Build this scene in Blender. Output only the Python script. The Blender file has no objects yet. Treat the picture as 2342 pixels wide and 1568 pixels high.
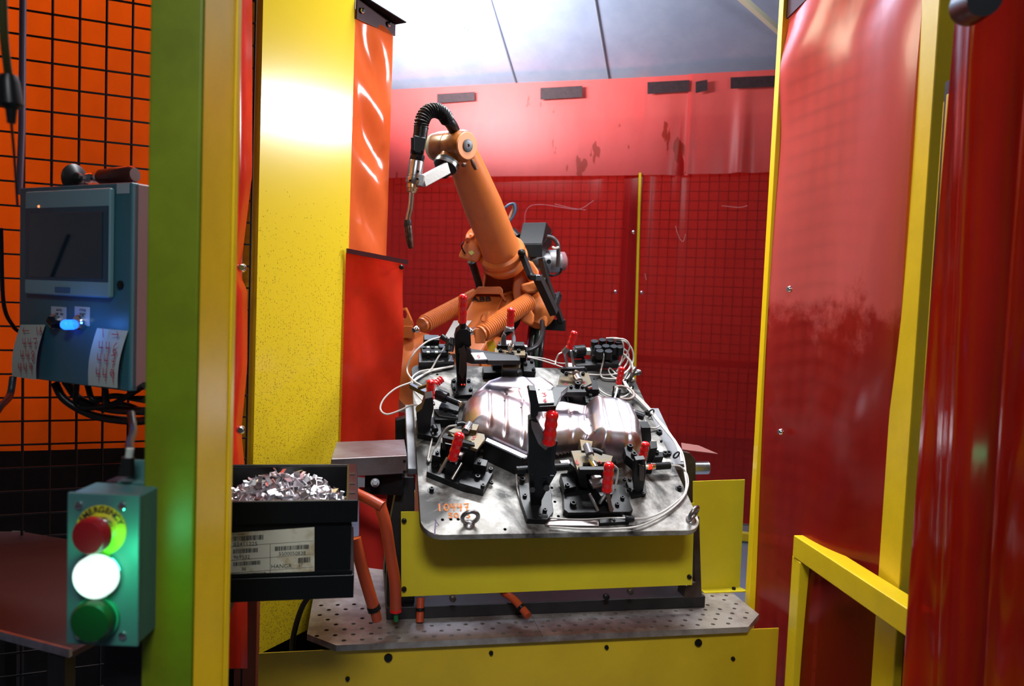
import bpy, bmesh, math, random
from mathutils import Vector as V, Matrix as Mx
random.seed(7)
SC = bpy.context.scene
COL = SC.collection
R = math.radians
# ------------------------------------------------------------------ camera
FPIX, IW, IH = 1750.0, 2342, 1568
CAM = V((0, 0, 1.5)); PITCH, ROLL = R(3.1), 0.04
fw = V((0, math.cos(PITCH), -math.sin(PITCH)))
r0 = V((1, 0, 0)); u0 = r0.cross(fw)
rt = r0*math.cos(ROLL)+u0*math.sin(ROLL); up = -r0*math.sin(ROLL)+u0*math.cos(ROLL)
cd = bpy.data.cameras.new('camera'); cam = bpy.data.objects.new('camera', cd); COL.objects.link(cam)
cd.sensor_width = 36; cd.lens = 36*FPIX/IW
cd.clip_start = 0.02
cd.dof.use_dof = True; cd.dof.focus_distance = 2.25; cd.dof.aperture_fstop = 4.0
m3 = Mx((rt, up, -fw)).transposed()
cam.matrix_world = Mx.Translation(CAM) @ m3.to_4x4()
SC.camera = cam
# ------------------------------------------------------------------ world, lamps, exposure
SC.view_settings.view_transform = 'Standard'; SC.view_settings.look = 'None'
SC.view_settings.gamma = 1; SC.view_settings.use_curve_mapping = False
SC.view_settings.exposure = 0.0
wd = bpy.data.worlds.new('world'); SC.world = wd; wd.use_nodes = True
wd.node_tree.nodes['Background'].inputs[0].default_value = (0.55, 0.62, 0.75, 1)
wd.node_tree.nodes['Background'].inputs[1].default_value = 0.05

def area(name, loc, target, sx, sy, power, col=(1, 1, 1), spread=180):
    l = bpy.data.lights.new(name, 'AREA'); l.shape = 'RECTANGLE'; l.size = sx; l.size_y = sy
    l.energy = power; l.color = col; l.spread = R(spread)
    o = bpy.data.objects.new(name, l); COL.objects.link(o); o.location = loc
    o.rotation_euler = (V(target)-V(loc)).to_track_quat('-Z', 'Y').to_euler()
    return o
def tube_lamp(name, a, b, target, w, power, col):
    a, b = V(a), V(b); c = (a+b)/2; z = (c-V(target)).normalized(); x = (b-a).normalized(); z = (z-x*z.dot(x)).normalized(); y = z.cross(x)
    l = bpy.data.lights.new(name, 'AREA'); l.shape = 'RECTANGLE'; l.size = (b-a).length; l.size_y = w; l.energy = power; l.color = col
    o = bpy.data.objects.new(name, l); COL.objects.link(o); m = Mx((x, y, z)).transposed().to_4x4(); m.translation = c; o.matrix_world = m
COOL = (0.93, 0.96, 1.0)
area('lamp_overhead', (0.25, 2.55, 3.5), (0.22, 2.2, 1.0), 1.3, 0.30, 44, COOL, 100)
tube_lamp('lamp_right', (1.55, 2.58, 2.54), (1.68, 3.28, 2.54), (-0.6, 2.3, 2.0), .16, 34, COOL)
area('lamp_roof_left', (-0.98, 4.2, 2.88), (-0.72, 4.55, 3.35), 1.0, 0.25, 180, COOL, 140)
area('lamp_back_room', (0.6, 6.2, 3.6), (0.4, 8.0, 1.8), 3.0, 0.5, 90, (1, .97, .92))
area('lamp_left_bay', (-1.75, 3.1, 3.2), (-1.45, 2.3, 2.5), 1.2, 0.4, 34, (1, .85, .6))
area('fill_light_front', (0.1, -0.7, 3.0), (0.25, 2.0, .8), 0.8, 0.4, 7, COOL, 60)  # unseen fill light added behind the camera to brighten the front

# ------------------------------------------------------------------ pixel -> world
def ray(x, y): return fw+rt*((x-IW/2)/FPIX)-up*((y-IH/2)/FPIX)
def P(x, y, Y): d = ray(x, y); return CAM+d*(Y/d.y)
def PZ(x, y, z): d = ray(x, y); return CAM+d*((z-CAM.z)/d.z)
def PL(x, y, p0, n): d = ray(x, y); return CAM+d*((V(p0)-CAM).dot(n)/d.dot(n))
FY, FT, FWD, FLN = 0.19149, 0.53219, 0.74, 0.7178
FU = V((math.cos(FY), math.sin(FY), 0)); FB = V((-math.sin(FY)*math.cos(FT), math.cos(FY)*math.cos(FT), math.sin(FT)))
FN = FU.cross(FB)
FO = V((0.1599, 1.9105, 0.92117))-FU*FWD/2
def FP(u, v, w=0): return FO+FU*u+FB*v+FN*w
def Q(x, y, w=0): return PL(x, y, FO+FN*w, FN)
def uv(x, y, w=0): p = Q(x, y, w)-FO; return p.dot(FU), p.dot(FB)
def frame(o, x, z):
    z = V(z).normalized(); x = V(x); x = (x-z*x.dot(z)).normalized(); y = z.cross(x)
    m = Mx((x, y, z)).transposed().to_4x4(); m.translation = V(o); return m
def FM(x, y, w=0, a=0, ww=None):
    o = Q(x, y, w)
    if ww is not None: o = o+FN*(ww-w)
    return frame(o, FU*math.cos(R(a))+FB*math.sin(R(a)), FN)

# ------------------------------------------------------------------ materials
MATS = {}
def nt(name):
    m = bpy.data.materials.new(name); m.use_nodes = True; t = m.node_tree
    return m, t, t.nodes['Principled BSDF']
def mat(name, col, rough=.5, metal=0, spec=.5, bump=0, bscale=60, var=0, vscale=8, col2=None, coat=0, emit=None, es=0, rvar=0, thr=(.4, .62), detail=6):
    if name in MATS: return MATS[name]
    m, t, b = nt(name)
    b.inputs['Base Color'].default_value = (*col, 1); b.inputs['Roughness'].default_value = rough
    b.inputs['Metallic'].default_value = metal; b.inputs['Specular IOR Level'].default_value = spec
    b.inputs['Coat Weight'].default_value = coat; b.inputs['Coat Roughness'].default_value = .08
    tc = t.nodes.new('ShaderNodeTexCoord')
    if col2 is not None or var:
        c2 = col2 or tuple(c*(1-var) for c in col)
        n = t.nodes.new('ShaderNodeTexNoise'); n.inputs['Scale'].default_value = vscale; n.inputs['Detail'].default_value = detail
        n.inputs['Roughness'].default_value = .65
        t.links.new(tc.outputs['Object'], n.inputs['Vector'])
        r = t.nodes.new('ShaderNodeValToRGB'); r.color_ramp.elements[0].position = thr[0]; r.color_ramp.elements[1].position = thr[1]
        r.color_ramp.elements[0].color = (*c2, 1); r.color_ramp.elements[1].color = (*col, 1)
        t.links.new(n.outputs['Fac'], r.inputs['Fac']); t.links.new(r.outputs['Color'], b.inputs['Base Color'])
        if rvar:
            q = t.nodes.new('ShaderNodeMapRange'); q.inputs['To Min'].default_value = rough+rvar; q.inputs['To Max'].default_value = rough-rvar
            t.links.new(n.outputs['Fac'], q.inputs['Value']); t.links.new(q.outputs['Result'], b.inputs['Roughness'])
    if bump:
        n = t.nodes.new('ShaderNodeTexNoise'); n.inputs['Scale'].default_value = bscale; n.inputs['Detail'].default_value = 4
        t.links.new(tc.outputs['Object'], n.inputs['Vector'])
        bp = t.nodes.new('ShaderNodeBump'); bp.inputs['Strength'].default_value = bump; bp.inputs['Distance'].default_value = .002
        t.links.new(n.outputs['Fac'], bp.inputs['Height']); t.links.new(bp.outputs['Normal'], b.inputs['Normal'])
    if emit: b.inputs['Emission Color'].default_value = (*emit, 1); b.inputs['Emission Strength'].default_value = es
    MATS[name] = m; return m
def vinyl(name, col, body=.6, rough=.25, stain=.5, trans=.45, bump=.15, dust=0):
    """translucent dyed PVC sheet with wiped grease and haze"""
    m, t, b = nt(name); N = t.nodes; L = t.links
    out = N['Material Output']
    tc = N.new('ShaderNodeTexCoord')
    n = N.new('ShaderNodeTexNoise'); n.inputs['Scale'].default_value = 3.2; n.inputs['Detail'].default_value = 7; n.inputs['Roughness'].default_value = .6
    mp = N.new('ShaderNodeMapping'); mp.inputs['Scale'].default_value = (1, 1, .45)
    L.new(tc.outputs['Object'], mp.inputs['Vector']); L.new(mp.outputs['Vector'], n.inputs['Vector'])
    r = N.new('ShaderNodeValToRGB'); e = r.color_ramp.elements
    e[0].position = .38; e[1].position = .6
    e[0].color = (*[c*(1-stain) for c in col], 1); e[1].color = (*col, 1)
    L.new(n.outputs['Fac'], r.inputs['Fac'])
    L.new(r.outputs['Color'], b.inputs['Base Color']); b.inputs['Roughness'].default_value = rough
    n2 = N.new('ShaderNodeTexNoise'); n2.inputs['Scale'].default_value = 9; n2.inputs['Detail'].default_value = 3
    L.new(mp.outputs['Vector'], n2.inputs['Vector'])
    bp = N.new('ShaderNodeBump'); bp.inputs['Strength'].default_value = bump; bp.inputs['Distance'].default_value = .01
    L.new(n2.outputs['Fac'], bp.inputs['Height']); L.new(bp.outputs['Normal'], b.inputs['Normal'])
    tl = N.new('ShaderNodeBsdfTranslucent'); L.new(r.outputs['Color'], tl.inputs['Color'])
    tr = N.new('ShaderNodeBsdfTransparent'); tr.inputs['Color'].default_value = (min(1, col[0]*1.15), col[1]*.7, col[2]*.5, 1)
    m1 = N.new('ShaderNodeMixShader'); m1.inputs[0].default_value = trans
    L.new(b.outputs[0], m1.inputs[1]); L.new(tl.outputs[0], m1.inputs[2])
    m2 = N.new('ShaderNodeMixShader'); m2.inputs[0].default_value = body
    L.new(tr.outputs[0], m2.inputs[1]); L.new(m1.outputs[0], m2.inputs[2])
    L.new(m2.outputs[0], out.inputs['Surface'])
    MATS[name] = m; return m
YEL = mat('yellow_paint', (.80, .56, .012), .32, var=.12, vscale=5, bump=.04, bscale=250)
YSH = mat('yellow_sheet_paint', (.62, .50, .012), .5, var=.1, vscale=3, bump=.05, bscale=300)
GRN = mat('yellow_paint_green_lit', (.17, .225, .004), .42, var=.25, vscale=5, bump=.04, bscale=200)  # green cast of the button light put into the yellow paint
ORG = mat('robot_orange', (.64, .165, .034), .38, var=.22, vscale=7, bump=.05, bscale=120, thr=(.3, .5))
ORD = mat('wrist_orange', (.42, .13, .025), .25, col2=(.16, .05, .015), vscale=9, coat=.3)
BLK = mat('black_oxide', (.006, .0062, .007), .42, spec=.28, var=.5, vscale=30, bump=.06, bscale=200)
BLP = mat('black_plastic', (.007, .0075, .009), .36, spec=.3, bump=.03, bscale=300)
RUB = mat('black_rubber', (.010, .010, .011), .34, spec=.3)
RED = mat('red_grip_vinyl', (.62, .008, .010), .16, coat=.5)
ZNC = mat('zinc_yellow_plate', (.075, .068, .048), .5, metal=.3, col2=(.11, .065, .015), vscale=30)
STL = mat('bright_steel', (.62, .62, .64), .28, metal=1, var=.3, vscale=25)
CHR = mat('chrome', (.8, .8, .82), .14, metal=1)
GAL = mat('galvanised_duct', (.34, .33, .34), .42, metal=.85, col2=(.22, .17, .16), vscale=5, bump=.03, bscale=80)
BRN = mat('rusty_brown_steel', (.075, .062, .06), .42, metal=.6, col2=(.05, .03, .024), vscale=12)
DRK = mat('dark_frame_steel', (.016, .014, .016), .5, metal=.2, var=.4, vscale=14)
WHT = mat('white_cable_jacket', (.46, .43, .40), .45)
PAP = mat('paper_label', (.58, .56, .43), .7, col2=(.36, .28, .14), vscale=16, thr=(.36, .5))
PAW = mat('white_paper', (.44, .50, .45), .7)
INK = mat('red_ink', (.5, .02, .03), .6)
BIN = mat('bin_plastic', (.004, .005, .006), .32, spec=.3, bump=.05, bscale=120)
BLU = mat('blue_grey_enamel', (.032, .13, .17), .42, var=.1, vscale=4, bump=.05, bscale=350)
BLK_INK = mat('black_ink', (.02, .018, .018), .6)
VB = vinyl('red_vinyl_back', (.62, .034, .032), body=.50, rough=.3, stain=.12, trans=.4)
VF = vinyl('red_vinyl_flap', (.80, .11, .10), body=.70, rough=.42, stain=.14, trans=.35)
def drips(m):
    t = m.node_tree; N = t.nodes; L = t.links; b = N['Principled BSDF']; tc = N.new('ShaderNodeTexCoord'); mp = N.new('ShaderNodeMapping'); mp.inputs['Scale'].default_value = (1, 1, .4)
    n = N.new('ShaderNodeTexNoise'); n.inputs['Scale'].default_value = 17; n.inputs['Detail'].default_value = 3; n2 = N.new('ShaderNodeTexNoise'); n2.inputs['Scale'].default_value = 2.2
    L.new(tc.outputs['Object'], mp.inputs[0]); L.new(mp.outputs[0], n.inputs['Vector']); L.new(tc.outputs['Object'], n2.inputs['Vector'])
    a = N.new('ShaderNodeMath'); a.operation = 'MULTIPLY'; L.new(n.outputs['Fac'], a.inputs[0]); L.new(n2.outputs['Fac'], a.inputs[1])
    r = N.new('ShaderNodeMapRange'); r.inputs['From Min'].default_value = .385; r.inputs['From Max'].default_value = .405; L.new(a.outputs[0], r.inputs['Value'])
    src = b.inputs['Base Color'].links[0].from_socket; mx = N.new('ShaderNodeMix'); mx.data_type = 'RGBA'; L.new(r.outputs[0], mx.inputs[0]); L.new(src, mx.inputs[6]); mx.inputs[7].default_value = (.30, .025, .01, 1); L.new(mx.outputs[2], b.inputs['Base Color'])
drips(VF)
VR = vinyl('red_vinyl_right', (.80, .07, .05), body=.85, rough=.2, stain=.4, trans=.3)
def dust_line(m, zlo, zhi, dust, clean):
    t = m.node_tree; N = t.nodes; L = t.links; b = N['Principled BSDF']; tc = N.new('ShaderNodeTexCoord'); g = N.new('ShaderNodeNewGeometry')
    s = N.new('ShaderNodeSeparateXYZ'); L.new(g.outputs['Position'], s.inputs[0])
    n = N.new('ShaderNodeTexNoise'); n.inputs['Scale'].default_value = 5; n.inputs['Detail'].default_value = 8; n.inputs['Roughness'].default_value = .65; L.new(tc.outputs['Object'], n.inputs['Vector'])
    a = N.new('ShaderNodeMath'); a.operation = 'MULTIPLY_ADD'; a.inputs[1].default_value = .7; L.new(n.outputs['Fac'], a.inputs[0]); L.new(s.outputs['Z'], a.inputs[2])
    r = N.new('ShaderNodeMapRange'); r.interpolation_type = 'SMOOTHSTEP'; r.inputs['From Min'].default_value = zlo+.35; r.inputs['From Max'].default_value = zhi+.35; L.new(a.outputs[0], r.inputs['Value'])
    mx = N.new('ShaderNodeMix'); mx.data_type = 'RGBA'; L.new(r.outputs[0], mx.inputs[0]); mx.inputs[6].default_value = (*clean, 1); mx.inputs[7].default_value = (*dust, 1)
    L.new(mx.outputs[2], b.inputs['Base Color'])
dust_line(VR, 1.42, 1.56, (.66, .13, .12), (.26, .006, .004))
VN = vinyl('red_vinyl_near', (.48, .013, .005), body=.9, rough=.12, stain=.3, trans=.3, bump=.25)
VO = vinyl('orange_vinyl_strip', (.95, .16, .04), body=.92, rough=.13, stain=.3, trans=.3, bump=.3)
VL = vinyl('red_vinyl_strip', (.85, .04, .015), body=.93, rough=.2, stain=.45, trans=.3)
VA = vinyl('amber_vinyl', (.95, .11, .004), body=.6, rough=.4, stain=.25, trans=.75)

# ------------------------------------------------------------------ mesh builder
class MB:
    def __init__(s): s.b = bmesh.new()
    def _v(s, pts, M=None): return [s.b.verts.new(M @ V(p) if M else V(p)) for p in pts]
    def _f(s, vs, mi=0):
        try: f = s.b.faces.new(vs); f.material_index = mi; return f
        except ValueError: return None
    def box(s, c, d, M=None, mi=0):
        c = V(c); x, y, z = d[0]/2, d[1]/2, d[2]/2
        v = s._v([c+V((i*x, j*y, k*z)) for k in (-1, 1) for j in (-1, 1) for i in (-1, 1)], M)
        for q in ((0, 2, 3, 1), (4, 5, 7, 6), (0, 1, 5, 4), (2, 6, 7, 3), (0, 4, 6, 2), (1, 3, 7, 5)): s._f([v[i] for i in q], mi)
        return s
    def bar(s, a, b, w, h, upv=(0, 0, 1), mi=0):
        a, b = V(a), V(b); z = (b-a); L = z.length; m = frame((a+b)/2, upv, z)
        if abs(z.normalized().dot(V(upv).normalized())) > .98: m = frame((a+b)/2, (1, 0, 0), z)
        return s.box((0, 0, 0), (h, w, L), m, mi)
    def loft(s, rings, cap=True, closed=True, mi=0):
        R_ = [s._v(r) for r in rings]; n = len(R_[0])
        for a, b in zip(R_, R_[1:]):
            for i in range(n if closed else n-1):
                j = (i+1) % n; s._f([a[i], a[j], b[j], b[i]], mi)
        if cap: s._f(R_[0][::-1], mi); s._f(R_[-1], mi)
        return s
    def lathe(s, prof, M, n=24, cap=True, mi=0):
        return s.loft([[M @ V((r*math.cos(2*math.pi*i/n), r*math.sin(2*math.pi*i/n), z)) for i in range(n)] for r, z in prof], cap, True, mi)
    def cyl(s, a, b, r, r2=None, n=20, mi=0):
        a, b = V(a), V(b); z = b-a; x = V((1, 0, 0)) if abs(z.normalized().x) < .9 else V((0, 1, 0))
        return s.lathe([(r, 0), (r if r2 is None else r2, z.length)], frame(a, x, z), n, True, mi)
    def prism(s, poly, z0, z1, M, mi=0):
        return s.loft([[M @ V((x, y, z)) for x, y in poly] for z in (z0, z1)], True, True, mi)
    def slab(s, pts, ext, mi=0):
        return s.loft([[V(p) for p in pts], [V(p)+V(ext) for p in pts]], True, True, mi)
    def tube(s, pts, r, n=8, mi=0, cap=True):
        pts = [V(p) for p in pts]; k = len(pts); rs = r if isinstance(r, (list, tuple)) else [r]*k
        t0 = (pts[1]-pts[0]).normalized(); x = t0.orthogonal().normalized(); rings = []
        for i in range(k):
            t = (pts[min(i+1, k-1)]-pts[max(i-1, 0)]).normalized()
            x = (x-t*x.dot(t)).normalized(); y = t.cross(x)
            rings.append([pts[i]+(x*math.cos(2*math.pi*j/n)+y*math.sin(2*math.pi*j/n))*rs[i] for j in range(n)])
        return s.loft(rings, cap, True, mi)
    def torus(s, M, R1, r, n=28, m=10, mi=0, a0=0, a1=360):
        full = a1-a0 >= 360; k = n if full else n+1; rings = []
        for i in range(k):
            a = R(a0+(a1-a0)*i/n); c = V((math.cos(a), math.sin(a), 0))
            rings.append([M @ (c*(R1+r*math.cos(2*math.pi*j/m))+V((0, 0, r*math.sin(2*math.pi*j/m)))) for j in range(m)])
        if full:
            R_ = [s._v(q) for q in rings]
            for a, b in zip(R_, R_[1:]+R_[:1]):
                for i in range(m): s._f([a[i], a[(i+1) % m], b[(i+1) % m], b[i]], mi)
            return s
        return s.loft(rings, True, True, mi)
    def ball(s, c, r, sc=(1, 1, 1), M=None, n=14, mi=0):
        M = M or Mx.Translation(V(c)); rings = []
        for i in range(n//2+1):
            a = math.pi*i/(n//2); rr = max(math.sin(a), .02)*r
            rings.append([M @ V((rr*math.cos(2*math.pi*j/n)*sc[0], rr*math.sin(2*math.pi*j/n)*sc[1], -r*math.cos(a)*sc[2])) for j in range(n)])
        return s.loft(rings, True, True, mi)
    def screw(s, M, r=.006, h=.008):
        """socket head cap screw, head upwards along +Z"""
        pr = [(r, 0), (r, h*.9), (r*.9, h), (r*.5, h), (r*.5, h*.4)]
        return s.lathe(pr, M, 14)
    def grid(s, fn, nu, nv, mi=0):
        g = [[s.b.verts.new(fn(i/nu, j/nv)) for j in range(nv+1)] for i in range(nu+1)]
        for i in range(nu):
            for j in range(nv): s._f([g[i][j], g[i+1][j], g[i+1][j+1], g[i][j+1]], mi)
        return s
    def mesh(s, name, mats, smooth=True, fix=True):
        if fix: bmesh.ops.recalc_face_normals(s.b, faces=s.b.faces[:])
        me = bpy.data.meshes.new(name); s.b.to_mesh(me); s.b.free()
        for m in (mats if isinstance(mats, (list, tuple)) else [mats]): me.materials.append(m)
        if smooth:
            me.shade_smooth()
            me.set_sharp_from_angle(angle=R(38))
        return me
def wloc(o):
    p = V((0, 0, 0))
    while o: p = p+o.location; o = o.parent
    return p
def obj(name, mb, m, parent=None, bevel=0, label=None, cat=None, group=None, kind=None, smooth=True, org=None):
    me = mb.mesh(name, m, smooth) if isinstance(mb, MB) else mb
    o = bpy.data.objects.new(name, me); COL.objects.link(o)
    if parent: me.transform(Mx.Translation(-wloc(parent))); o.parent = parent
    else:
        vs = me.vertices; c = V(org) if org else V((sum(v.co.x for v in vs)/len(vs), sum(v.co.y for v in vs)/len(vs), min(v.co.z for v in vs)))
        me.transform(Mx.Translation(-c)); o.location = c
    if bevel:
        b = o.modifiers.new('bevel', 'BEVEL'); b.width = bevel; b.segments = 2; b.limit_method = 'ANGLE'; b.angle_limit = R(35); b.harden_normals = True
    return tag(o, label, cat, group, kind)
def tag(o, label=None, cat=None, group=None, kind=None):
    if label: o['label'] = label
    if cat: o['category'] = cat
    if group: o['group'] = group
    if kind: o['kind'] = kind
    return o
def thing(name, loc, label, cat, group=None, kind=None):
    o = bpy.data.objects.new(name, None); COL.objects.link(o); o.location = V(loc); o.empty_display_size = .05
    return tag(o, label, cat, group, kind)
def struct(name, mb, m, parent=None, **k):
    o = obj(name, mb, m, parent, **k); o['kind'] = 'structure'; return o
def cr(pts, n=8):
    """Catmull-Rom through the points"""
    p = [V(q) for q in pts]; p = [p[0]*2-p[1]]+p+[p[-1]*2-p[-2]]; o = []
    for i in range(1, len(p)-2):
        for k in range(n):
            t = k/n; a, b, c, d = p[i-1:i+3]
            o.append(.5*((2*b)+(c-a)*t+(2*a-5*b+4*c-d)*t*t+(-a+3*b-3*c+d)*t**3))
    o.append(p[-2]); return o
def text_mesh(s, size, M, depth=.0004, align='CENTER', bold=0):
    c = bpy.data.curves.new('lettering', 'FONT'); c.body = s; c.size = size; c.align_x = align; c.align_y = 'CENTER'
    c.extrude = depth; c.offset = bold
    o = bpy.data.objects.new('lettering', c); COL.objects.link(o)
    bpy.context.view_layer.update()
    me = bpy.data.meshes.new_from_object(o); bpy.data.objects.remove(o); me.transform(M); return me
def join_meshes(name, ms, m):
    b = bmesh.new()
    for x in ms: b.from_mesh(x)
    me = bpy.data.meshes.new(name); b.to_mesh(me); b.free()
    me.materials.clear(); me.materials.append(m)
    for p in me.polygons: p.material_index = 0
    return me
GL = {'0': [[(.5, 1), (.1, .75), (.1, .25), (.5, 0), (.9, .25), (.9, .75), (.5, 1)]], '1': [[(.5, 1), (.5, 0)]],
      '4': [[(.15, 1), (.1, .5), (.85, .5)], [(.75, 1), (.6, 0)]], '6': [[(.85, 1), (.3, .7), (.12, .25), (.45, 0), (.85, .25), (.5, .5), (.15, .3)]],
      '7': [[(.1, .95), (.85, 1), (.4, 0)], [(.25, .5), (.75, .5)]], '8': [[(.5, 1), (.15, .78), (.8, .3), (.5, 0), (.15, .25), (.85, .75), (.5, 1)]],
      '9': [[(.85, .9), (.4, 1), (.15, .7), (.5, .5), (.85, .85), (.7, 0)]], '5': [[(.9, 1), (.25, 1), (.2, .6), (.7, .6), (.85, .25), (.5, 0), (.1, .1)]],
      '3': [[(.1, .95), (.8, .95), (.4, .6), (.9, .35), (.5, 0), (.1, .1)]], 'A': [[(.05, 0), (.5, 1), (.95, 0)], [(.25, .4), (.8, .4)]], 'E': [[(.9, 1), (.2, .9), (.15, .5), (.7, .5), (.15, .45), (.2, .05), (.9, 0)]],
      '>': [[(0, .5), (2.2, .5)], [(1.7, .9), (2.2, .5), (1.7, .1)]], '<': [[(2.2, .5), (0, .5)], [(.5, .9), (0, .5), (.5, .1)]], ' ': [], 'I': [[(.4, 1), (.55, 0)]]}
def scrawl(mb, s, M, h, w=None, lw=.002):
    w = w or h*.6; x = 0
    for ch in s:
        for st in GL.get(ch, []):
            pts = [M @ V((x+a*w, b*h, .0006)) for a, b in st]
            zz = (M.to_3x3() @ V((0, 0, 1)))
            for a, b in zip(pts, pts[1:]):
                d = (b-a).normalized(); n_ = zz.cross(d)*lw/2; e = d*lw*.3
                mb._f(mb._v([a-n_-e, b-n_+e, b+n_+e, a+n_-e]))
        x += w*(2.6 if ch in '<>' else 1.35)
    return mb
def sheet(a, b, z0, z1, disp, nu=40, nv=40):
    """hanging sheet between plan points a and b; disp(s,t) = offset along its normal"""
    a, b = V((a[0], a[1], 0)), V((b[0], b[1], 0)); n = V(((b-a).y, -(b-a).x, 0)).normalized()
    def f(s, t):
        zt = z1[0]+(z1[1]-z1[0])*s if isinstance(z1, (tuple, list)) else z1
        zb = z0[0]+(z0[1]-z0[0])*s if isinstance(z0, (tuple, list)) else z0
        p = a.lerp(b, s)+n*disp(s, t); p.z = zb+(zt-zb)*t; return p
    return MB().grid(f, nu, nv)
# ================================================================== SETTING
WA = V((-0.986, 5.73, 0)); WD = V((.954, -.301, 0)).normalized(); WN = V((-.301, -.954, 0)).normalized()
def WP(t, z, off=0): return WA+WD*t+WN*off+V((0, 0, z))     # point on the back wall
def WX(x, y, off=0): return PL(x, y, WA+WN*off, WN)
def wt(x, y, off=0): p = WX(x, y, off); return (p-WA).dot(WD), p.z
FLO = mat('painted_floor', (.13, .20, .24), .55, col2=(.17, .18, .24), vscale=3, bump=.1, bscale=90)
struct('floor', MB().box((0, 4, -.05), (12, 14, .1)), FLO)
PLW = mat('plastered_wall', (.62, .60, .58), .8, var=.1, vscale=2)
struct('wall_back', MB().box((0, 9.0, 2.4), (12, .1, 4.8)), PLW)
struct('wall_left', MB().box((-5.5, 4, 2.4), (.1, 14, 4.8)), PLW)
struct('wall_right', MB().box((5.5, 4, 2.4), (.1, 14, 4.8)), PLW)
# sloping sheet metal hood ceiling
CEI = mat('hood_sheet_metal', (.38, .43, .56), .34, metal=.6, col2=(.32, .37, .50), vscale=4, bump=.05, bscale=14, rvar=.1)
RD = V((-.301, -.954, .60)).normalized()
c0, c1 = WP(-1.6, 3.02), WP(4.2, 3.02)
struct('ceiling', MB().slab([c0, c1, c1+RD*3.2, c0+RD*3.2], V((0, 0, .03))), CEI)
for i, (x, y) in enumerate([(857, 212), (1180, 205), (1392, 188), (1608, 182)]):
    t_, z_ = wt(x, y); a = WP(t_, 3.02)-V((0, 0, .006))
    if i == 3: continue
    side = WD*.006
    struct('trim_%d' % (i+1), MB().slab([a-side, a+side, a+side+RD*2.6, a-side+RD*2.6], V((0, 0, -.006))).slab([a-side*.2+V((0, 0, -.006)), a+side*.3+V((0, 0, -.006)), a+side*.3+RD*2.6+V((0, 0, -.006)), a-side*.2+RD*2.6+V((0, 0, -.006))], V((0, 0, -.004))), mat('seam_grey', (.22, .23, .27), .5, metal=.3), bevel=.001)
# edge angle at the right of the hood
a = WX(1806, 92, .25); b_ = P(1690, -10, a.y-.55)
struct('trim_4', MB().bar(a, b_+(b_-a)*.6, .03, .03), mat('cream_edge', (.75, .7, .5), .4), bevel=.002)
cn = WD.cross(RD).normalized(); cn = -cn if cn.z > 0 else cn
mk = PL(1061, 62, WP(0, 3.02), cn)+cn*.008; mf_ = frame(mk, WD, cn)
obj('ink_mark', MB().torus(mf_, .028, .0016, 30, 5).bar(mk-WD*.010-RD*.008, mk+WD*.010+RD*.008, .002, .002), mat('grey_pencil', (.12, .12, .14), .7), bpy.data.objects['ceiling'])['kind'] = 'structure'
# back frame: yellow posts and rails behind the vinyl
fr = thing('post_and_rail_frame', WP(1.4, 0, -.08), 'yellow painted steel frame carrying the red curtains of the back wall', 'frame')
for x, of_, w_ in ((871, .04, .035), (1447, -.05, .075)):
    t_, _ = wt(x, 600, of_)
    obj('post', MB().box((0, 0, 0), (w_, .05 if of_ < 0 else .02, 2.96), Mx.Translation(WP(t_, 1.49, of_)) @ frame((0, 0, 0), WD, (0, 0, 1))), YEL, fr, .003)
for z in (2.58, 1.15):
    obj('rail', MB().bar(WP(.0, z, -.05), WP(3.4, z, -.05), .05, .05), YEL, fr, .003)
obj('bottom_rail', MB().bar(WP(.0, .04, .03), WP(3.4, .04, .03), .05, .05), YEL, fr, .003)
def wire_panel(name, o, d, n, L, z0, z1, pitch, r, label, skip=0):
    mb = MB(); o = V(o); d = V(d).normalized()
    k = int(L/pitch)+1
    for i in range(k): mb.bar(o+d*(i*pitch)+V((0, 0, z0)), o+d*(i*pitch)+V((0, 0, z1)), 2*r, 2*r)
    for j in range(int((z1-z0)/pitch)+1): mb.bar(o+V((0, 0, z0+j*pitch))+n*2*r, o+d*L+V((0, 0, z0+j*pitch))+n*2*r, 2*r, 2*r)
    return obj(name, mb, DRK, None, 0, label, 'mesh panel', smooth=False)
wire_panel('wire_mesh_panel', WP(.05, 0, -.035), WD, WN, 1.74, .1, 2.5, .062, .0022, 'black wire mesh panel behind the left back curtain')
wire_panel('wire_mesh_panel', WP(1.9, 0, -.035), WD, WN, 1.5, .1, 2.5, .062, .0022, 'black wire mesh panel behind the right back curtain')
# back curtains
def wave(a, f1, ph=0, g=1.0):
    return lambda s, t: a*(math.sin(s*f1+ph)+.5*math.sin(s*f1*2.3+1+ph+t*1.5))*(.35+.65*(1-t)**g)
ta, _ = wt(868, 600); tb, _ = wt(1432, 600); tc_, _ = wt(1462, 600)
zf = wt(1300, 402)[1]
sn = thing('welding_curtain', WP((ta+tb)/2, .15), 'red vinyl curtain on the back wall left of its yellow seam strip', 'curtain')
obj('curtain_sheet', sheet(WP(ta-.5, 0), WP(tb, 0), .12, 2.75, lambda s, t: .012*math.sin(s*9+t)+.02*math.exp(-((s-.93)/.03)**2)*(t), 70, 30), VB, sn)
for (x, y) in ((1408, 667),):
    obj('snap_button', MB().lathe([(.011, 0), (.011, .004), (.006, .008)], frame(WX(x, y, .02), WD, WN), 14), CHR, sn)
sn = thing('welding_curtain', WP(2.8, .15), 'red vinyl curtain on the back wall right of its yellow seam strip', 'curtain')
obj('curtain_sheet', sheet(WP(tb-.035, .05), WP(3.6, .05), .12, 2.75, lambda s, t: .018+.012*math.sin(s*13)*(1-.5*t)+.03*math.exp(-((s-.08)/.03)**2)*t+.02*math.exp(-((s-.2)/.02)**2)*t**2, 90, 30), VB, sn)
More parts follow.
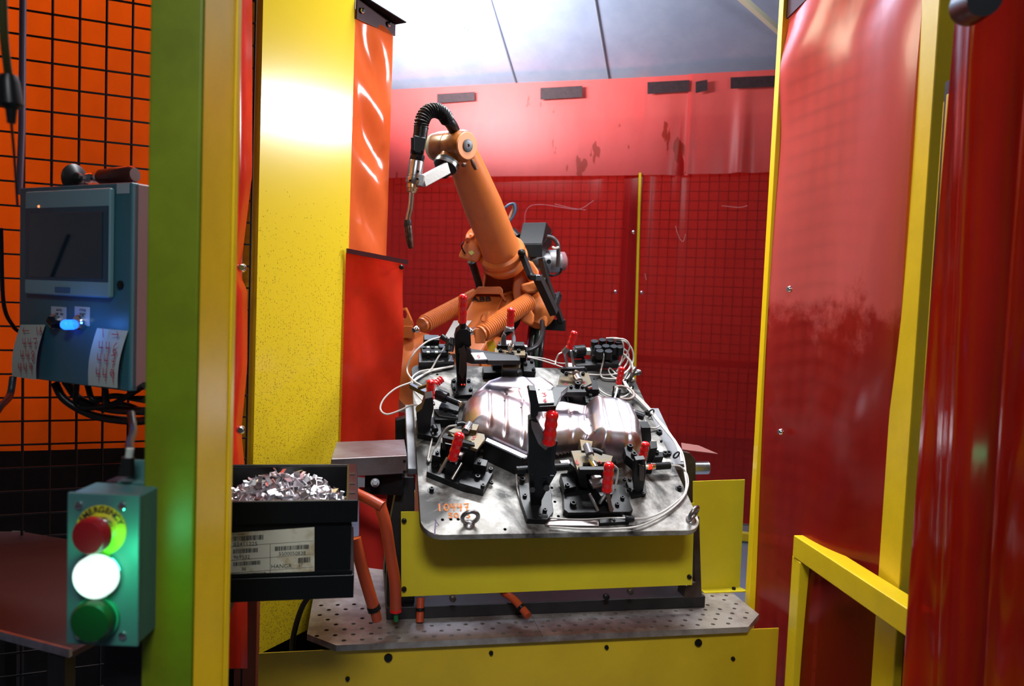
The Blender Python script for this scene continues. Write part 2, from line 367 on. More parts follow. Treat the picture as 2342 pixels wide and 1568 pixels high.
for (x, y) in ((1449, 531), (1468, 669), (1457, 852)):
    obj('snap_button', MB().lathe([(.011, 0), (.011, .004), (.006, .008)], frame(WX(x, y, .05), WD, WN), 14), CHR, sn)
ya_, yb_ = WX(1464, 395, .075), WX(1452, 850, .075)
YST = obj('seam_strip', MB().bar(ya_, ya_+(yb_-ya_)*(ya_.z-.08)/(ya_.z-yb_.z), .016, .006, WN), YEL, None, 0, 'thin yellow seam strip between the two tall back curtains', 'strip')
SCR = mat('pale_scratch', (.80, .30, .28), .6); q_ = MB()
for l_ in ([(1200, 512), (1202, 485), (1215, 470), (1245, 468), (1285, 474), (1325, 478), (1358, 458)], [(1268, 466), (1310, 476), (1340, 480)]): q_.tube(cr([WX(x, y, .036) for x, y in l_], 6), .0018, 5)
obj('scratch_marks', q_, SCR, bpy.data.objects['welding_curtain'])
q_ = MB()
for l_ in ([(1545, 516), (1552, 540), (1562, 552), (1568, 535)], [(1475, 625), (1478, 640)], [(1650, 470), (1690, 474), (1710, 470)]): q_.tube(cr([WX(x, y, .07) for x, y in l_], 6), .0018, 5)
obj('scratch_marks', q_, SCR, sn)
# upper flap, two overlapping lengths
t1 = wt(1580, 300)[0]
fl = thing('valance_curtain', WP(.9, 2.35, .08), 'wide pinkish vinyl flap along the top of the back wall', 'curtain')
obj('curtain_sheet', sheet(WP(-.6, 0, .07), WP(t1, 0, .07), (wt(868, 410)[1], wt(1575, 403)[1]), 3.0, lambda s, t: .008*math.sin(s*11+2)-.05*(1-t)*math.exp(-((s-.985)/.02)**2), 90, 24), VF, fl)
fr_ = thing('valance_curtain', WP(2.6, 2.35, .08), 'narrow creased vinyl flap at the top right of the back wall', 'curtain')
obj('curtain_sheet', sheet(WP(t1-.02, 0, .085), WP(3.6, 0, .085), (wt(1580, 405)[1], wt(1900, 388)[1]), 3.0, lambda s, t: .05*(1-t)**.8*math.exp(-((s-.24)/.035)**2)+.02*math.sin(s*14+1)*(1-t)+.03*(1-t)*math.exp(-(s/.03)**2), 110, 24), VF, fr_)
TAPE = mat('grey_duct_tape', (.028, .010, .012), .6, spec=.2, var=.4, vscale=40, bump=.3, bscale=60)
for i, (x0, y0, x1, y1, lb) in enumerate([(1000, 214, 1086, 228, 'above the robot wrist'), (1236, 200, 1332, 220, 'second from the left end of the flap'),
        (1481, 187, 1577, 207, 'in the middle right of the flap'), (1591, 186, 1618, 205, 'the shortest piece'), (1671, 176, 1792, 195, 'at the right end of the flap'), (872, 224, 888, 240, 'at the far left end of the flap')]):
    off = .10 if x0 < 1575 else .125
    if y1 > 0:
        q = [WX(x0, y0+1, off), WX(x1, y0-4, off), WX(x1, y1+2, off), WX(x0, y1+8, off)]
        obj('tape_piece', MB().slab(q, WN*.002), TAPE, None, 0, 'dark duct tape on the red flap, '+lb, 'tape', 'tape pieces along the flap')
# ================================================================== LEFT SIDE
def lin(x0, Y0, d, x):      # plan point where image column x (at horizon) meets a line from column x0 depth Y0
    u = lambda x: (x-IW/2)/FPIX
    X0 = u(x0)*Y0; t = (u(x)*Y0-X0)/(d[0]-u(x)*d[1]); return V((X0+d[0]*t, Y0+d[1]*t, 0))
LD = (.48, .877)
pA = lin(584, 2.1, LD, 584); pB = lin(584, 2.1, LD, 791); pC = lin(584, 2.1, LD, 874)
ln = V((LD[1], -LD[0], 0))
YPM, t_, b_ = nt('yellow_panel_spattered')      # glossy yellow paint with weld spatter on the lower half
b_.inputs['Roughness'].default_value = .2; b_.inputs['Coat Weight'].default_value = .25; b_.inputs['Coat Roughness'].default_value = .12
tc = t_.nodes.new('ShaderNodeTexCoord'); vo = t_.nodes.new('ShaderNodeTexVoronoi'); vo.inputs['Scale'].default_value = 260
nn = t_.nodes.new('ShaderNodeTexNoise'); nn.inputs['Scale'].default_value = 45; nn.inputs['Detail'].default_value = 3
sx = t_.nodes.new('ShaderNodeSeparateXYZ'); t_.links.new(tc.outputs['Object'], sx.inputs[0])
t_.links.new(tc.outputs['Object'], vo.inputs['Vector']); t_.links.new(tc.outputs['Object'], nn.inputs['Vector'])
ht = t_.nodes.new('ShaderNodeMapRange'); ht.inputs['From Min'].default_value = 1.35; ht.inputs['From Max'].default_value = .45
ht.inputs['To Min'].default_value = .0; ht.inputs['To Max'].default_value = 1.0
t_.links.new(sx.outputs['Z'], ht.inputs['Value'])
sc_ = t_.nodes.new('ShaderNodeSeparateColor'); t_.links.new(vo.outputs['Color'], sc_.inputs[0])
gt = t_.nodes.new('ShaderNodeMath'); gt.operation = 'LESS_THAN'; t_.links.new(sc_.outputs[0], gt.inputs[0]); t_.links.new(ht.outputs['Result'], gt.inputs[1])
dm = t_.nodes.new('ShaderNodeMath'); dm.operation = 'MULTIPLY'; dm.inputs[1].default_value = .48; t_.links.new(sc_.outputs[1], dm.inputs[0])
ls = t_.nodes.new('ShaderNodeMath'); ls.operation = 'LESS_THAN'; t_.links.new(dm.outputs[0], ls.inputs[1]); t_.links.new(vo.outputs['Distance'], ls.inputs[0])
mu = t_.nodes.new('ShaderNodeMath'); mu.operation = 'MULTIPLY'; t_.links.new(gt.outputs[0], mu.inputs[0]); t_.links.new(ls.outputs[0], mu.inputs[1])
mx = t_.nodes.new('ShaderNodeMix'); mx.data_type = 'RGBA'; mx.inputs[6].default_value = (.85, .60, .02, 1); mx.inputs[7].default_value = (.36, .21, .02, 1)
t_.links.new(mu.outputs[0], mx.inputs[0]); t_.links.new(mx.outputs[2], b_.inputs['Base Color'])
zb = PZ(575, 1507, 0)
bot = P(575, 1507, 2.1).z
yp = thing('sheet_metal_panel', (pA.x, pA.y, bot), 'tall glossy yellow sheet metal panel speckled with weld spatter, left of the robot', 'panel')
obj('panel_face', MB().slab([pA+V((0, 0, bot)), pB+V((0, 0, bot)), pB+V((0, 0, 2.72)), pA+V((0, 0, 2.72))], -ln*.004), YPM, yp, smooth=False)
fd = V((LD[0], LD[1], 0))
nf = pA-fd*.0+V((-.045, .01, 0))
obj('edge_flange', MB().slab([pA+V((0, 0, bot)), pA+V((0, 0, 2.72)), nf+V((0, 0, 2.72)), nf+V((0, 0, bot))], V((0, .004, 0))), mat('yellow_flange', (.78, .46, .01), .35), yp)
obj('dark_filler', MB().slab([pA-V((.06, .03, 0))+ln*.0, pB, pB-ln*.06, pA-V((.06, -.03, 0))], V((0, 0, bot-.002))), DRK, yp)  # dark block added to blacken the lit floor showing below the panel
obj('back_leg', MB().box((0, 0, bot/2), (.05, .05, bot), Mx.Translation(pB+V((-.03, .04, 0)))), YEL, yp)
# orange strip at the top, red strip below
hi = [P(795, 20, pB.y).z, P(880, 62, pC.y).z]
os_ = thing('vinyl_strip', (pB.x, pB.y, 1.6), 'glossy orange vinyl strip hanging right of the tall yellow panel, upper one', 'curtain')
zlow = P(787, 580, pB.y).z-.1
obj('curtain_sheet', sheet(pB, pC, zlow, hi, lambda s, t: -.006*math.sin(s*5)-.008*math.sin(t*22+s*4)*math.sin(s*3.1), 24, 90), VO, os_)
CAP = mat('dark_maroon_bracket', (.06, .012, .02), .3)
e = fd*.012
obj('top_bracket', MB().slab([pB+V((0, 0, hi[0]+.035)), pC+e+V((0, 0, hi[1]+.012)), pC+e+V((0, 0, hi[1]-.025)), pB+V((0, 0, hi[0]-.03))], ln*.006), CAP, os_, .001)
obj('top_bracket', MB().slab([pB+V((0, 0, hi[0]+.035)), pC+e+V((0, 0, hi[1]+.012)), pC+e+V((0, 0, hi[1]+.012))+ln*.05, pB+V((0, 0, hi[0]+.035))+ln*.03], V((0, 0, .003))), BLK, os_)
for k in (.12, .85):
    c = pB.lerp(pC, k)+ln*.008; c.z = hi[0]+(hi[1]-hi[0])*k
    obj('snap_button', MB().lathe([(.009, 0), (.009, .005), (.005, .010)], frame(c, fd, ln), 14), CHR, os_)
pD = lin(785, pB.y+.01, (.9, .43), 918); pB2 = lin(785, pB.y-.02, (.9, .43), 785); ln2 = V((.43, -.9, 0)).normalized()
h2 = [P(785, 575, pB2.y).z, P(918, 600, pD.y).z]; zb2 = [P(772, 1012, pB2.y).z, P(893, 1006, pD.y).z]
rs = thing('vinyl_strip', (pB2.x, pB2.y, zb2[0]), 'wrinkled red vinyl flap hanging above the grey metal duct, below the orange strip', 'curtain')
obj('curtain_sheet', sheet(pB2, pD, zb2, h2, lambda s, t: -.005*math.sin(s*4)-.010*math.sin(t*9+s*6)*s, 24, 50), VL, rs)
obj('top_bracket', MB().slab([pB2+V((0, 0, h2[0]+.010)), pD+V((.01, 0, h2[1]+.008)), pD+V((.01, 0, h2[1]-.006)), pB2+V((0, 0, h2[0]-.004))], ln2*.012), CAP, rs)
c = pB2.lerp(pD, .93)+ln2*.012; c.z = h2[1]-.016
obj('snap_button', MB().lathe([(.008, 0), (.008, .005), (.004, .009)], frame(c, (1, 0, 0), ln2), 12), BLK, rs)
# scalloped red curtain edge left of the panel
cl = thing('curtain_edge', (-.62, 1.86, .5), 'narrow red curtain edge buttoned beside the left yellow post', 'curtain')
def scal(s, t):
    y = 1568*(1-t)-40; xr = 577 if y < 380 else 577-26*max(0, 1-abs(y-612)/215)
    if y > 640: xr = 566-14*max(0, 1-abs(y-985)/150)
    p = P(505+(xr-505)*s, y, 1.87+.13*s+.012*math.sin(s*7)); return p
obj('curtain_sheet', MB().grid(scal, 16, 60), VL, cl)
for (x, y) in ((553, 612), (550, 982)):
    obj('snap_button', MB().lathe([(.012, 0), (.012, .005), (.007, .012)], frame(P(x, y, 1.94), (1, 0, 0), (.3, -1, 0)), 14), CHR, cl)
lowp = P(548, 1480, 1.93)
obj('curtain_post', MB().box((0, 0, 0), (.06, .03, P(548, 1350, 2.06).z), Mx.Translation((lowp.x-.025, 2.06, P(548, 1350, 2.06).z/2))), mat('brown_red_post', (.30, .06, .02), .5), cl, .003)
# near left yellow post: front face with green light in its colour, channel beside
gp = thing('steel_column', (-.445, 1.07, 0), 'yellow steel column with scuffs, green light put into its colour, right of the operator boxes', 'column')
g0, g1 = lin(330, 1.0, (1, 0), 330), lin(330, 1.0, (1, 0), 451)
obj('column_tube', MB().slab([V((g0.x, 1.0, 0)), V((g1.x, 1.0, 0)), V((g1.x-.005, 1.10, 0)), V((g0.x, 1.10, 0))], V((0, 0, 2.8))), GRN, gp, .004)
yc = thing('channel_post', (-.42, 1.15, 0), 'yellow steel channel post beside the green-tinted column, standing close to the bin', 'post')
y1 = lin(451, 1.0, (0, 1), 522)
obj('channel_web', MB().slab([V((g1.x-.001, 1.103, 0)), V((g1.x+.002, .999, 0)), V((y1.x+.001, y1.y, 0)), V((y1.x-.006, y1.y, 0))], V((0, 0, 2.8))), YEL, yc, .001)
y2 = lin(522, y1.y, (0, 1), 531)
obj('channel_lip', MB().slab([V((y1.x, y1.y+.001, 0)), V((y1.x+.004, y1.y+.001, 0)), V((y2.x+.004, y2.y, 0)), V((y2.x, y2.y, 0))], V((0, 0, 2.8))), YEL, yc, .001)
# left mesh fence and amber curtain
LM0 = V((-.936, 1.95, 0)); LMD = V((-.923, -.384, 0)).normalized(); LMN = V((-.384, .923, 0))
wire_panel('wire_mesh_panel', LM0+LMD*-.25, LMD, -LMN, 1.2, .3, 2.8, .0575, .0022, 'black wire mesh fence behind the blue operator panel')
am = thing('amber_curtain', LM0+LMN*.3, 'backlit amber red vinyl curtain behind the left wire mesh', 'curtain')
a0, a1 = LM0-LMD*.16+LMN*.10, LM0+LMD*1.6+LMN*.28
obj('curtain_sheet', sheet(a0, a1, 1.06, 2.9, lambda s, t: .02*math.sin(s*8)+.012*math.sin(s*19+t*2), 50, 20), VA, am)
obj('conduit_pipe', MB().tube([P(53, -60, 1.7), P(50, 300, 1.7), P(44, 445, 1.7)], .007, 12), mat('violet_grey_pipe', (.12, .09, .15), .4), None, 0, 'grey violet conduit pipe running up beside the operator panel', 'pipe')
# HMI enclosure
HX = V((math.cos(R(-27)), math.sin(R(-27)), 0)); HZ = V((0, 0, 1)); HNn = V((math.sin(R(-27)), -math.cos(R(-27)), 0))
hr = P(301, 416, 1.45); hl = hr-HX*.352
Hn = V((-math.sin(R(27)), -math.cos(R(27)), 0))
def HP(x, y, off=0): return PL(x, y, hr+Hn*off, Hn)
def HQ(x0, y0, x1, y1, off=0): return [HP(x0, y0, off), HP(x1, y0, off), HP(x1, y1, off), HP(x0, y1, off)]
hb = thing('operator_panel', (hr+hl)/2+V((0, 0, -.38)), 'blue grey operator panel enclosure with dark screen, mounted on the left mesh', 'control panel')
def slabH(x0, y0, x1, y1, o0, o1, mb=None):
    """box on the enclosure face between two pixel corners"""
    mb = mb or MB(); a, b = HP(x0, y0, 0), HP(x1, y1, 0)
    ua, ub = (a-hr).dot(HX), (b-hr).dot(HX)
    pts = [hr+HX*ua+V((0, 0, a.z-hr.z)), hr+HX*ub+V((0, 0, a.z-hr.z)), hr+HX*ub+V((0, 0, b.z-hr.z)), hr+HX*ua+V((0, 0, b.z-hr.z))]
    return mb.slab([p+Hn*o0 for p in pts], Hn*(o1-o0))
zbot = HP(180, 880).z
q = [hl, hr, hr+V((0, 0, zbot-hr.z)), hl+V((0, 0, zbot-hr.z))]
obj('enclosure_body', MB().slab([p-Hn*.004 for p in q], -Hn*.10), mat('maroon_grey_side', (.20, .10, .10), .45), hb, .004)
obj('enclosure_door', MB().slab(q, -Hn*.018), BLU, hb, .003)
bez = obj('screen_bezel', slabH(70, 440, 262, 682, 0, .012), mat('bezel_grey', (.17, .33, .38), .4), hb, .004)
obj('screen', slabH(83, 490, 248, 638, .010, .0135), mat('dark_screen_glass', (.004, .022, .04), .1, coat=.6), bez, .0005)
obj('screen_border', slabH(72, 478, 260, 646, .008, .0125), mat('screen_border_blue', (.012, .06, .10), .3), bez)
obj('brand_badge', slabH(140, 656, 174, 670, .010, .0132), mat('badge_blue', (.03, .12, .24), .4), bez)
obj('status_light', MB().lathe([(.003, 0), (.002, .002)], frame(HP(89, 472, .012), HX, Hn), 10), mat('dim_orange_led', (.6, .2, .1), .4, emit=(1, .3, .1), es=1.5), bez)
obj('panel_sticker', slabH(268, 420, 296, 442, 0, .001), mat('pale_sticker', (.30, .38, .42), .5), hb)
obj('lock_hole', MB().lathe([(.009, 0), (.009, .002), (.007, .003)], frame(HP(276, 652, 0), HX, Hn), 16), BLK, hb)
LGP = mat('legend_plate', (.42, .48, .50), .4)
for (x0, x1) in ((118, 152), (172, 206)):
    obj('legend_plate', slabH(x0, 700, x1, 746, 0, .0015), LGP, hb, .0006)
    tm = [text_mesh(s_, .0065, frame(HP((x0+x1)/2, yy, .002), HX, Hn) , .0002) for s_, yy in (('AUTO', 709), ('OFF  ON', 718))] if x0 < 150 else [text_mesh('CYCLE', .0065, frame(HP(189, 709, .002), HX, Hn), .0002), text_mesh('START', .0065, frame(HP(189, 718, .002), HX, Hn), .0002)]
    # lettering is laid on the plates
    obj('plate_lettering', join_meshes('plate_lettering', tm, BLK_INK), BLK_INK, hb)
def knobH(x, y, r, h, m, nm, p, prof=None, r2=None):
    M = frame(HP(x, y, 0), HX, Hn); return obj(nm, MB().lathe(prof or [(r, 0), (r, h*.8), (r*.85, h), (r*.3, h*1.01)], M, 22), m, p)
k1 = knobH(132, 735, .015, .012, CHR, 'selector_ring', hb)
obj('selector_knob', MB().bar(HP(128, 738, .012)-HX*.016+HZ*.008, HP(128, 738, .012)+HX*.004-HZ*.006, .014, .020, Hn), BLP, k1, .003)
k2 = knobH(190, 737, .015, .014, CHR, 'button_ring', hb)
obj('lamp_lens', MB().lathe([(.010, .0), (.010, .018), (.007, .023), (.002, .025)], frame(HP(168, 742, .006), HX, Hn), 20), mat('blue_lamp', (.02, .2, 1), .3, emit=(.01, .12, 1), es=3.5), hb)
bl = bpy.data.lights.new('blue_lamp_light', 'POINT'); bl.energy = .10; bl.color = (.05, .25, 1); bl.shadow_soft_size = .012
o = bpy.data.objects.new('blue_lamp_light', bl); COL.objects.link(o); o.location = HP(168, 742, .05)
# paper notes
def note(pts, lines, nm, label, flip):
    n_ = thing(nm, pts[3], label, 'note')
    mb = MB(); W_ = [[HP(x, y, .004) for x, y in r] for r in pts_rows(pts)]
    def f(s, t):
        a = HP(pts[0][0], pts[0][1], .004).lerp(HP(pts[1][0], pts[1][1], .004), s); b = HP(pts[3][0], pts[3][1], .012).lerp(HP(pts[2][0], pts[2][1], .012), s)
        return a.lerp(b, t)+Hn*(.010*math.sin(t*2.6))
    obj('paper', mb.grid(f, 6, 14), PAW, n_)
    ink = MB()
    for s_, x, y, h in lines:
        o_ = HP(x, y, .014+.006); ux = (HP(pts[1][0], pts[1][1], .016)-HP(pts[0][0], pts[0][1], .016)).normalized()
        scrawl(ink, s_, frame(o_, ux, Hn), h, h*.62, .0018)
    obj('handwriting', ink, INK, n_, smooth=False)
def pts_rows(p): return [p[:2], p[2:]]
def note_(pts, lines, label, loc):
    n_ = thing('paper_note', loc, label, 'note'); mb = MB()
    def f(s, t):
        a = HP(*pts[0], .004).lerp(HP(*pts[1], .004), s); b = HP(*pts[3], .014).lerp(HP(*pts[2], .014), s)
        return a.lerp(b, t)+Hn*(.008*math.sin(t*2.8))
    obj('paper', mb.grid(f, 6, 14), PAW, n_)
    ink = MB()
    for s_, x, y, h in lines:
        y_t = (y-pts[0][1])/(pts[3][1]-pts[0][1]); o_ = HP(x, y, .006+.010*y_t+.008*math.sin(y_t*2.8)+.003)
        ux = (HP(*pts[1], .01)-HP(*pts[0], .01)).normalized()
        scrawl(ink, s_, frame(o_, ux, Hn), h, h*.62, .0018)
    obj('handwriting', ink, INK, n_, smooth=False)
note_([(47, 742), (104, 742), (86, 868), (31, 860)], [('<', 53, 764, .015), ('IA', 82, 764, .015), ('447', 52, 797, .022), ('448', 47, 825, .022), ('449', 42, 853, .022)], 'curled paper note reading 1A, 447, 448, 449 on the panel\'s left edge', HP(60, 800, .02))
note_([(222, 750), (293, 756), (272, 887), (205, 880)], [('I', 232, 770, .018), ('>', 256, 772, .014), ('446', 226, 808, .024), ('447', 222, 836, .024), ('449', 219, 868, .024)], 'paper note reading 1, 446, 447, 449 on the panel\'s right corner', HP(250, 820, .02))
# torch laid on top of the enclosure
T = thing('hand_tool', HP(200, 420, -.03), 'black suction cup hand tool lying on top of the operator panel', 'tool')
ca = HP(172, 410, -.03); cb = HP(300, 400, -.045)
tx = (cb-ca).normalized(); M = frame(ca, (0, 0, 1), tx)
obj('suction_cup', MB().lathe([(.030, -.003), (.031, 0), (.027, .003), (.014, .008), (.008, .018)], M, 26), RUB, T)
obj('tool_neck', MB().lathe([(.006, .016), (.006, .03), (.010, .034), (.010, .045), (.007, .05), (.011, .055), (.012, .068)], M, 18), CHR, T)
obj('tool_handle', MB().lathe([(.012, .068), (.016, .075), (.016, .10), (.0175, .105), (.0175, .155), (.013, .163)], M, 20), mat('dark_brown_handle', (.05, .012, .01), .25), T)
# cables below panel, clipped to the fence
for i, pts in enumerate([[(125, 875, 1.6), (150, 915, 1.6), (215, 950, 1.6), (300, 962, 1.55), (340, 960, 1.5)], [(150, 872, 1.58), (185, 915, 1.6), (250, 935, 1.58), (330, 940, 1.5)],
        [(200, 880, 1.55), (215, 915, 1.55), (262, 905, 1.55), (330, 915, 1.5)], [(240, 885, 1.5), (250, 925, 1.52), (300, 900, 1.5), (330, 880, 1.45)], [(175, 872, 1.56), (182, 930, 1.6), (280, 925, 1.55), (335, 945, 1.5)]]):
    obj('power_cable', MB().tube(cr([P(*p) for p in pts]), .0085 if i < 2 else .006, 10), RUB, None, 0, 'black cable drooping below the operator panel' if 0 else ['outermost black cable looping lowest under the operator panel', 'thick black cable second from the lowest under the operator panel', 'thin black cable bent in a hump under the operator panel', 'short black cable rising at the right under the operator panel', 'thin black cable crossing the others under the operator panel'][i], 'cable', 'cables under the operator panel')
obj('power_cable', MB().tube(cr([P(300, 945, 1.25), P(305, 985, 1.2), P(297, 1010, 1.1), P(296, 1030, 1.02)]), .006, 10), RUB, None, 0, 'black cable dropping into the top of the emergency stop box', 'cable')
obj('power_cable', MB().tube(cr([P(30, 862, 1.6), P(22, 905, 1.58), P(0, 930, 1.5), P(-20, 960, 1.45)]), .007, 10), mat('dark_teal_jacket', (.02, .035, .04), .4), None, 0, 'dark cable leaving the lower left corner of the operator panel', 'cable')
obj('power_cable', MB().tube(cr([P(2, 520, 1.5), P(8, 690, 1.55), P(30, 745, 1.6), P(50, 762, 1.62)]), .004, 8), RUB, None, 0, 'thin black wire looping into the left side of the operator panel', 'cable')
g = thing('hanging_connector', P(20, 220, 1.0), 'black plug connector hanging on its lead at the left picture edge', 'connector')
obj('connector_shell', MB().tube([P(20, 172, 1.0), P(20, 190, 1.0), P(24, 240, 1.0), P(26, 250, 1.0), P(26, 282, 1.0)], [.010, .013, .015, .007, .005], 14), BLP, g)
obj('connector_lead', MB().tube(cr([P(26, 280, 1.0), P(33, 360, 1.05), P(40, 470, 1.15)]), .0018, 8), BLP, g)
obj('connector_lead', MB().tube(cr([P(5, -40, .95), P(10, 90, .97), P(20, 175, 1.0)]), .005, 8), mat('olive_lead', (.05, .05, .01), .5), g)
# emergency stop station
EY = .95; e0 = P(157, 1128, EY); e1 = P(318, 1126, EY); ez = P(160, 1470, EY).z
et = e0.z; ex = (e1.x-e0.x)
eb = thing('push_button_station', (e0.x+ex/2, EY+.03, ez), 'pale teal button box with emergency stop, glowing white button and green button', 'control box')
ENB = mat('pale_teal_box', (.065, .18, .175), .38, var=.06, vscale=5, bump=.03, bscale=300)
obj('box_body', MB().box((e0.x+ex/2, EY+.032, (et+ez)/2), (ex, .06, et-ez)), ENB, eb, .003)
obj('box_lid', MB().box((e0.x+ex/2, EY+.002, (et+ez)/2), (ex+.003, .006, et-ez+.003)), ENB, eb, .002)
obj('mounting_flange', MB().box((e0.x+ex*.68, EY+.085, et+.012), (ex*.62, .004, .03)).box((e0.x+ex*.68, EY+.07, et+.002), (ex*.62, .03, .004)), ENB, eb, .001)
MEs = lambda x, y, off=0: frame(P(x, y, EY-off), (1, 0, 0), (0, -1, 0))
for x, y in ((182, 1155), (281, 1157), (282, 1452), (182, 1450)):
    obj('cover_screw', MB().lathe([(.0055, 0), (.005, .003), (.002, .0045)], MEs(x, y), 14), CHR, eb)
M = MEs(232, 1212, .001)
obj('emergency_ring', MB().lathe([(.032, 0), (.032, .0012), (.012, .0013)], M, 40), mat('emergency_yellow', (.60, .56, .02), .4), eb)
ems = []
for i, ch in enumerate('EMERGENCY'):
    a = R(150-i*15.5); ems.append(text_mesh(ch, .0108, M @ Mx.Translation((math.cos(a)*.0265, math.sin(a)*.0265, .0018)) @ Mx.Rotation(a-math.pi/2, 4, 'Z'), .0002, bold=.0003))
obj('emergency_lettering', join_meshes('emergency_lettering', ems, BLK_INK), BLK_INK, eb)
M2 = MEs(236, 1208, .001)
obj('button_collar', MB().lathe([(.017, 0), (.017, .012), (.014, .014), (.014, .03)], M2, 26), CHR, eb)
Mb = frame(P(222, 1218, EY-.028), (1, 0, 0), (-.12, -1, -.05))
obj('stop_button', MB().lathe([(.012, -.01), (.019, 0), (.0225, .004), (.0225, .014), (.020, .018), (.008, .0195), (.001, .0196)], Mb, 32), mat('stop_red', (.28, .006, .012), .35), eb)
obj('white_button', MB().lathe([(.027, 0), (.027, .012), (.024, .016), (.001, .0165)], MEs(227, 1313, .004), 36), mat('glowing_white_button', (.8, .95, .88), .4, emit=(.80, 1, .92), es=1.1), eb)
obj('button_ring', MB().lathe([(.0295, 0), (.0295, .006), (.027, .007)], MEs(229, 1312), 36, cap=True), CHR, eb)
obj('green_button', MB().lathe([(.026, 0), (.026, .014), (.023, .018), (.001, .0185)], MEs(222, 1412, .004), 36), mat('dark_green_button', (.004, .05, .012), .35), eb)
obj('button_ring', MB().lathe([(.0285, 0), (.0285, .006), (.026, .007)], MEs(225, 1410), 36), mat('green_ring', (.02, .28, .14), .3), eb)
gl = bpy.data.lights.new('button_glow_light', 'POINT'); gl.energy = .30; gl.color = (.05, 1, .45); gl.shadow_soft_size = .02
o = bpy.data.objects.new('button_glow_light', gl); COL.objects.link(o); o.location = P(232, 1313, EY-.055)
obj('mounting_rail', MB().box((e0.x+ex/2, EY+.083, et/2), (.07, .03, et)), DRK, None, .002, 'dark steel upright carrying the teal button box', 'bracket', org=(e0.x+ex/2, EY+.1, 0))
cg = thing('cable_gland', P(288, 1070, 1.0), 'cable gland with white sleeve on top of the teal button box', 'gland')
obj('gland_nut', MB().cyl(P(290, 1085, 1.0), P(293, 1045, 1.0), .011, .008, 8), BLP, cg)
obj('gland_sleeve', MB().cyl(P(295, 1046, 1.0), P(298, 1025, 1.0), .005, .005, 12), PAW, cg)
# dark machine and bench on the left
mc = thing('dark_cabinet', (-1.62, 2.62, 0), 'dark machine housing below the wire mesh on the left', 'cabinet')
obj('cabinet_body', MB().box((-1.62, 2.62, .53), (1.5, .3, 1.06)), DRK, mc, .01)
bt = thing('bench', (-.9, 1.3, 0), 'dark red topped bench with light metal edge behind the button box', 'bench')
q0, q1 = P(-120, 1400, 1.05), P(160, 1492, 1.0)
q2, q3 = P(330, 1250, 1.5), P(-120, 1205, 1.6)
zt = .88
tp = [PZ(-200, 1395, zt), PZ(165, 1490, zt), PZ(340, 1400, zt), PZ(330, 1262, zt), PZ(50, 1215, zt), PZ(-200, 1215, zt)]
obj('bench_top', MB().slab(tp, V((0, 0, -.01))), mat('dark_red_top', (.014, .002, .0015), .5), bt)
obj('edge_strip', MB().bar(tp[0]+V((0, -.004, 0)), tp[1]+V((0, -.004, 0)), .006, .014), STL, bt)
for p in (tp[1], tp[4], tp[5]): obj('leg', MB().box((p.x+(-.03), p.y+.02, (zt-.01)/2), (.03, .03, zt-.01)), DRK, bt)
# ================================================================== RIGHT SIDE
RDv = V((-.254, .967, 0)); RN = V((-.967, -.254, 0))
rp0 = V((.92, 1.83, 0)); rp1 = rp0+RDv*.49
rw = thing('welding_curtain', (rp0+rp1)/2, 'stained red vinyl curtain on the right between the thin yellow edge and the yellow post', 'curtain')
ztp = [2.62, P(1812, 48, rp1.y).z]
obj('curtain_sheet', sheet(rp0+RN*.03-RDv*.05, rp1+RN*.03+RDv*-.01, .05, ztp, lambda s, t: .014*math.sin(s*6+1)*math.sin(t*7)+.022*math.exp(-((t-.93)/.05)**2)*math.sin(s*5)+.012*math.sin(s*9+t*5)*(1-t), 40, 90), VR, rw)
for (x, y) in ((1808, 661), (1788, 987)):
    obj('snap_button', MB().lathe([(.010, 0), (.010, .005), (.006, .010)], frame(PL(x, y, rp0+RN*.045, RN), RDv, RN), 14), CHR, rw)
hd = [rp1+RDv*.03+RN*.035, rp0+RN*.05]
obj('top_band', MB().slab([hd[0]+V((0, 0, ztp[1]-.01)), hd[0].lerp(hd[1], .35)+V((0, 0, ztp[1]+.03)), hd[1]+V((0, 0, 2.9)), hd[0]+V((0, 0, ztp[1]+.16))], -RN*.006), CAP, rw)
edge = thing('edge_trim', rp1, 'thin bright yellow edge post at the far side of the right curtain', 'post')
p_ = rp1+RN*.03
obj('edge_tube', MB().box((0, 0, 0), (.020, .04, 2.56), Mx.Translation(p_+V((-.004, .01, 1.28)))), mat('bright_yellow_edge', (.95, .66, .01), .3), edge, .002)
wire_panel('wire_mesh_panel', rp0+RDv*.10-RN*.03, RDv, RN, .37, .1, 2.6, .0508, .0018, 'black wire mesh faintly seen behind the right curtain')
po = thing('steel_post', rp0, 'tall yellow box section post on the right, catching a white highlight', 'post')
pc = lin(2053, 1.70, (1, 0), 2053); pe = lin(2053, 1.70, (1, 0), 2112)
c0_ = V((pc.x, 1.72, 0)); cw = RDv*-.065
# box tube: inner face towards the cell, front face to the operator
A_ = V((.868, 1.74, 0)); B_ = V((.888, 1.665, 0)); C_ = V((.95, 1.68, 0)); D_ = V((.93, 1.755, 0))
def lp(x, Y): return V(((x-IW/2)/FPIX*Y, Y, 0))
A_ = lp(2043, 1.80); B_ = lp(2095, 1.70); C_ = lp(2150, 1.73); D_ = A_+(C_-B_)
obj('post_tube', MB().slab([A_, B_, C_, D_], V((0, 0, 2.9))), YEL, po, .004)
po2 = thing('door_post', lp(2140, 1.5), 'slim yellow door post with dark rubber gasket in front of the tall right post', 'post')
E1, E2 = lp(2119, 1.55), lp(2131, 1.5)
obj('slim_tube', MB().slab([E1, E2, E2+V((.012, .02, 0)), E1+V((.012, .02, 0))], V((0, 0, P(2145, 215, 1.5).z))), YEL, po2, .002)
G1, G2 = lp(2133, 1.5), lp(2141, 1.46)
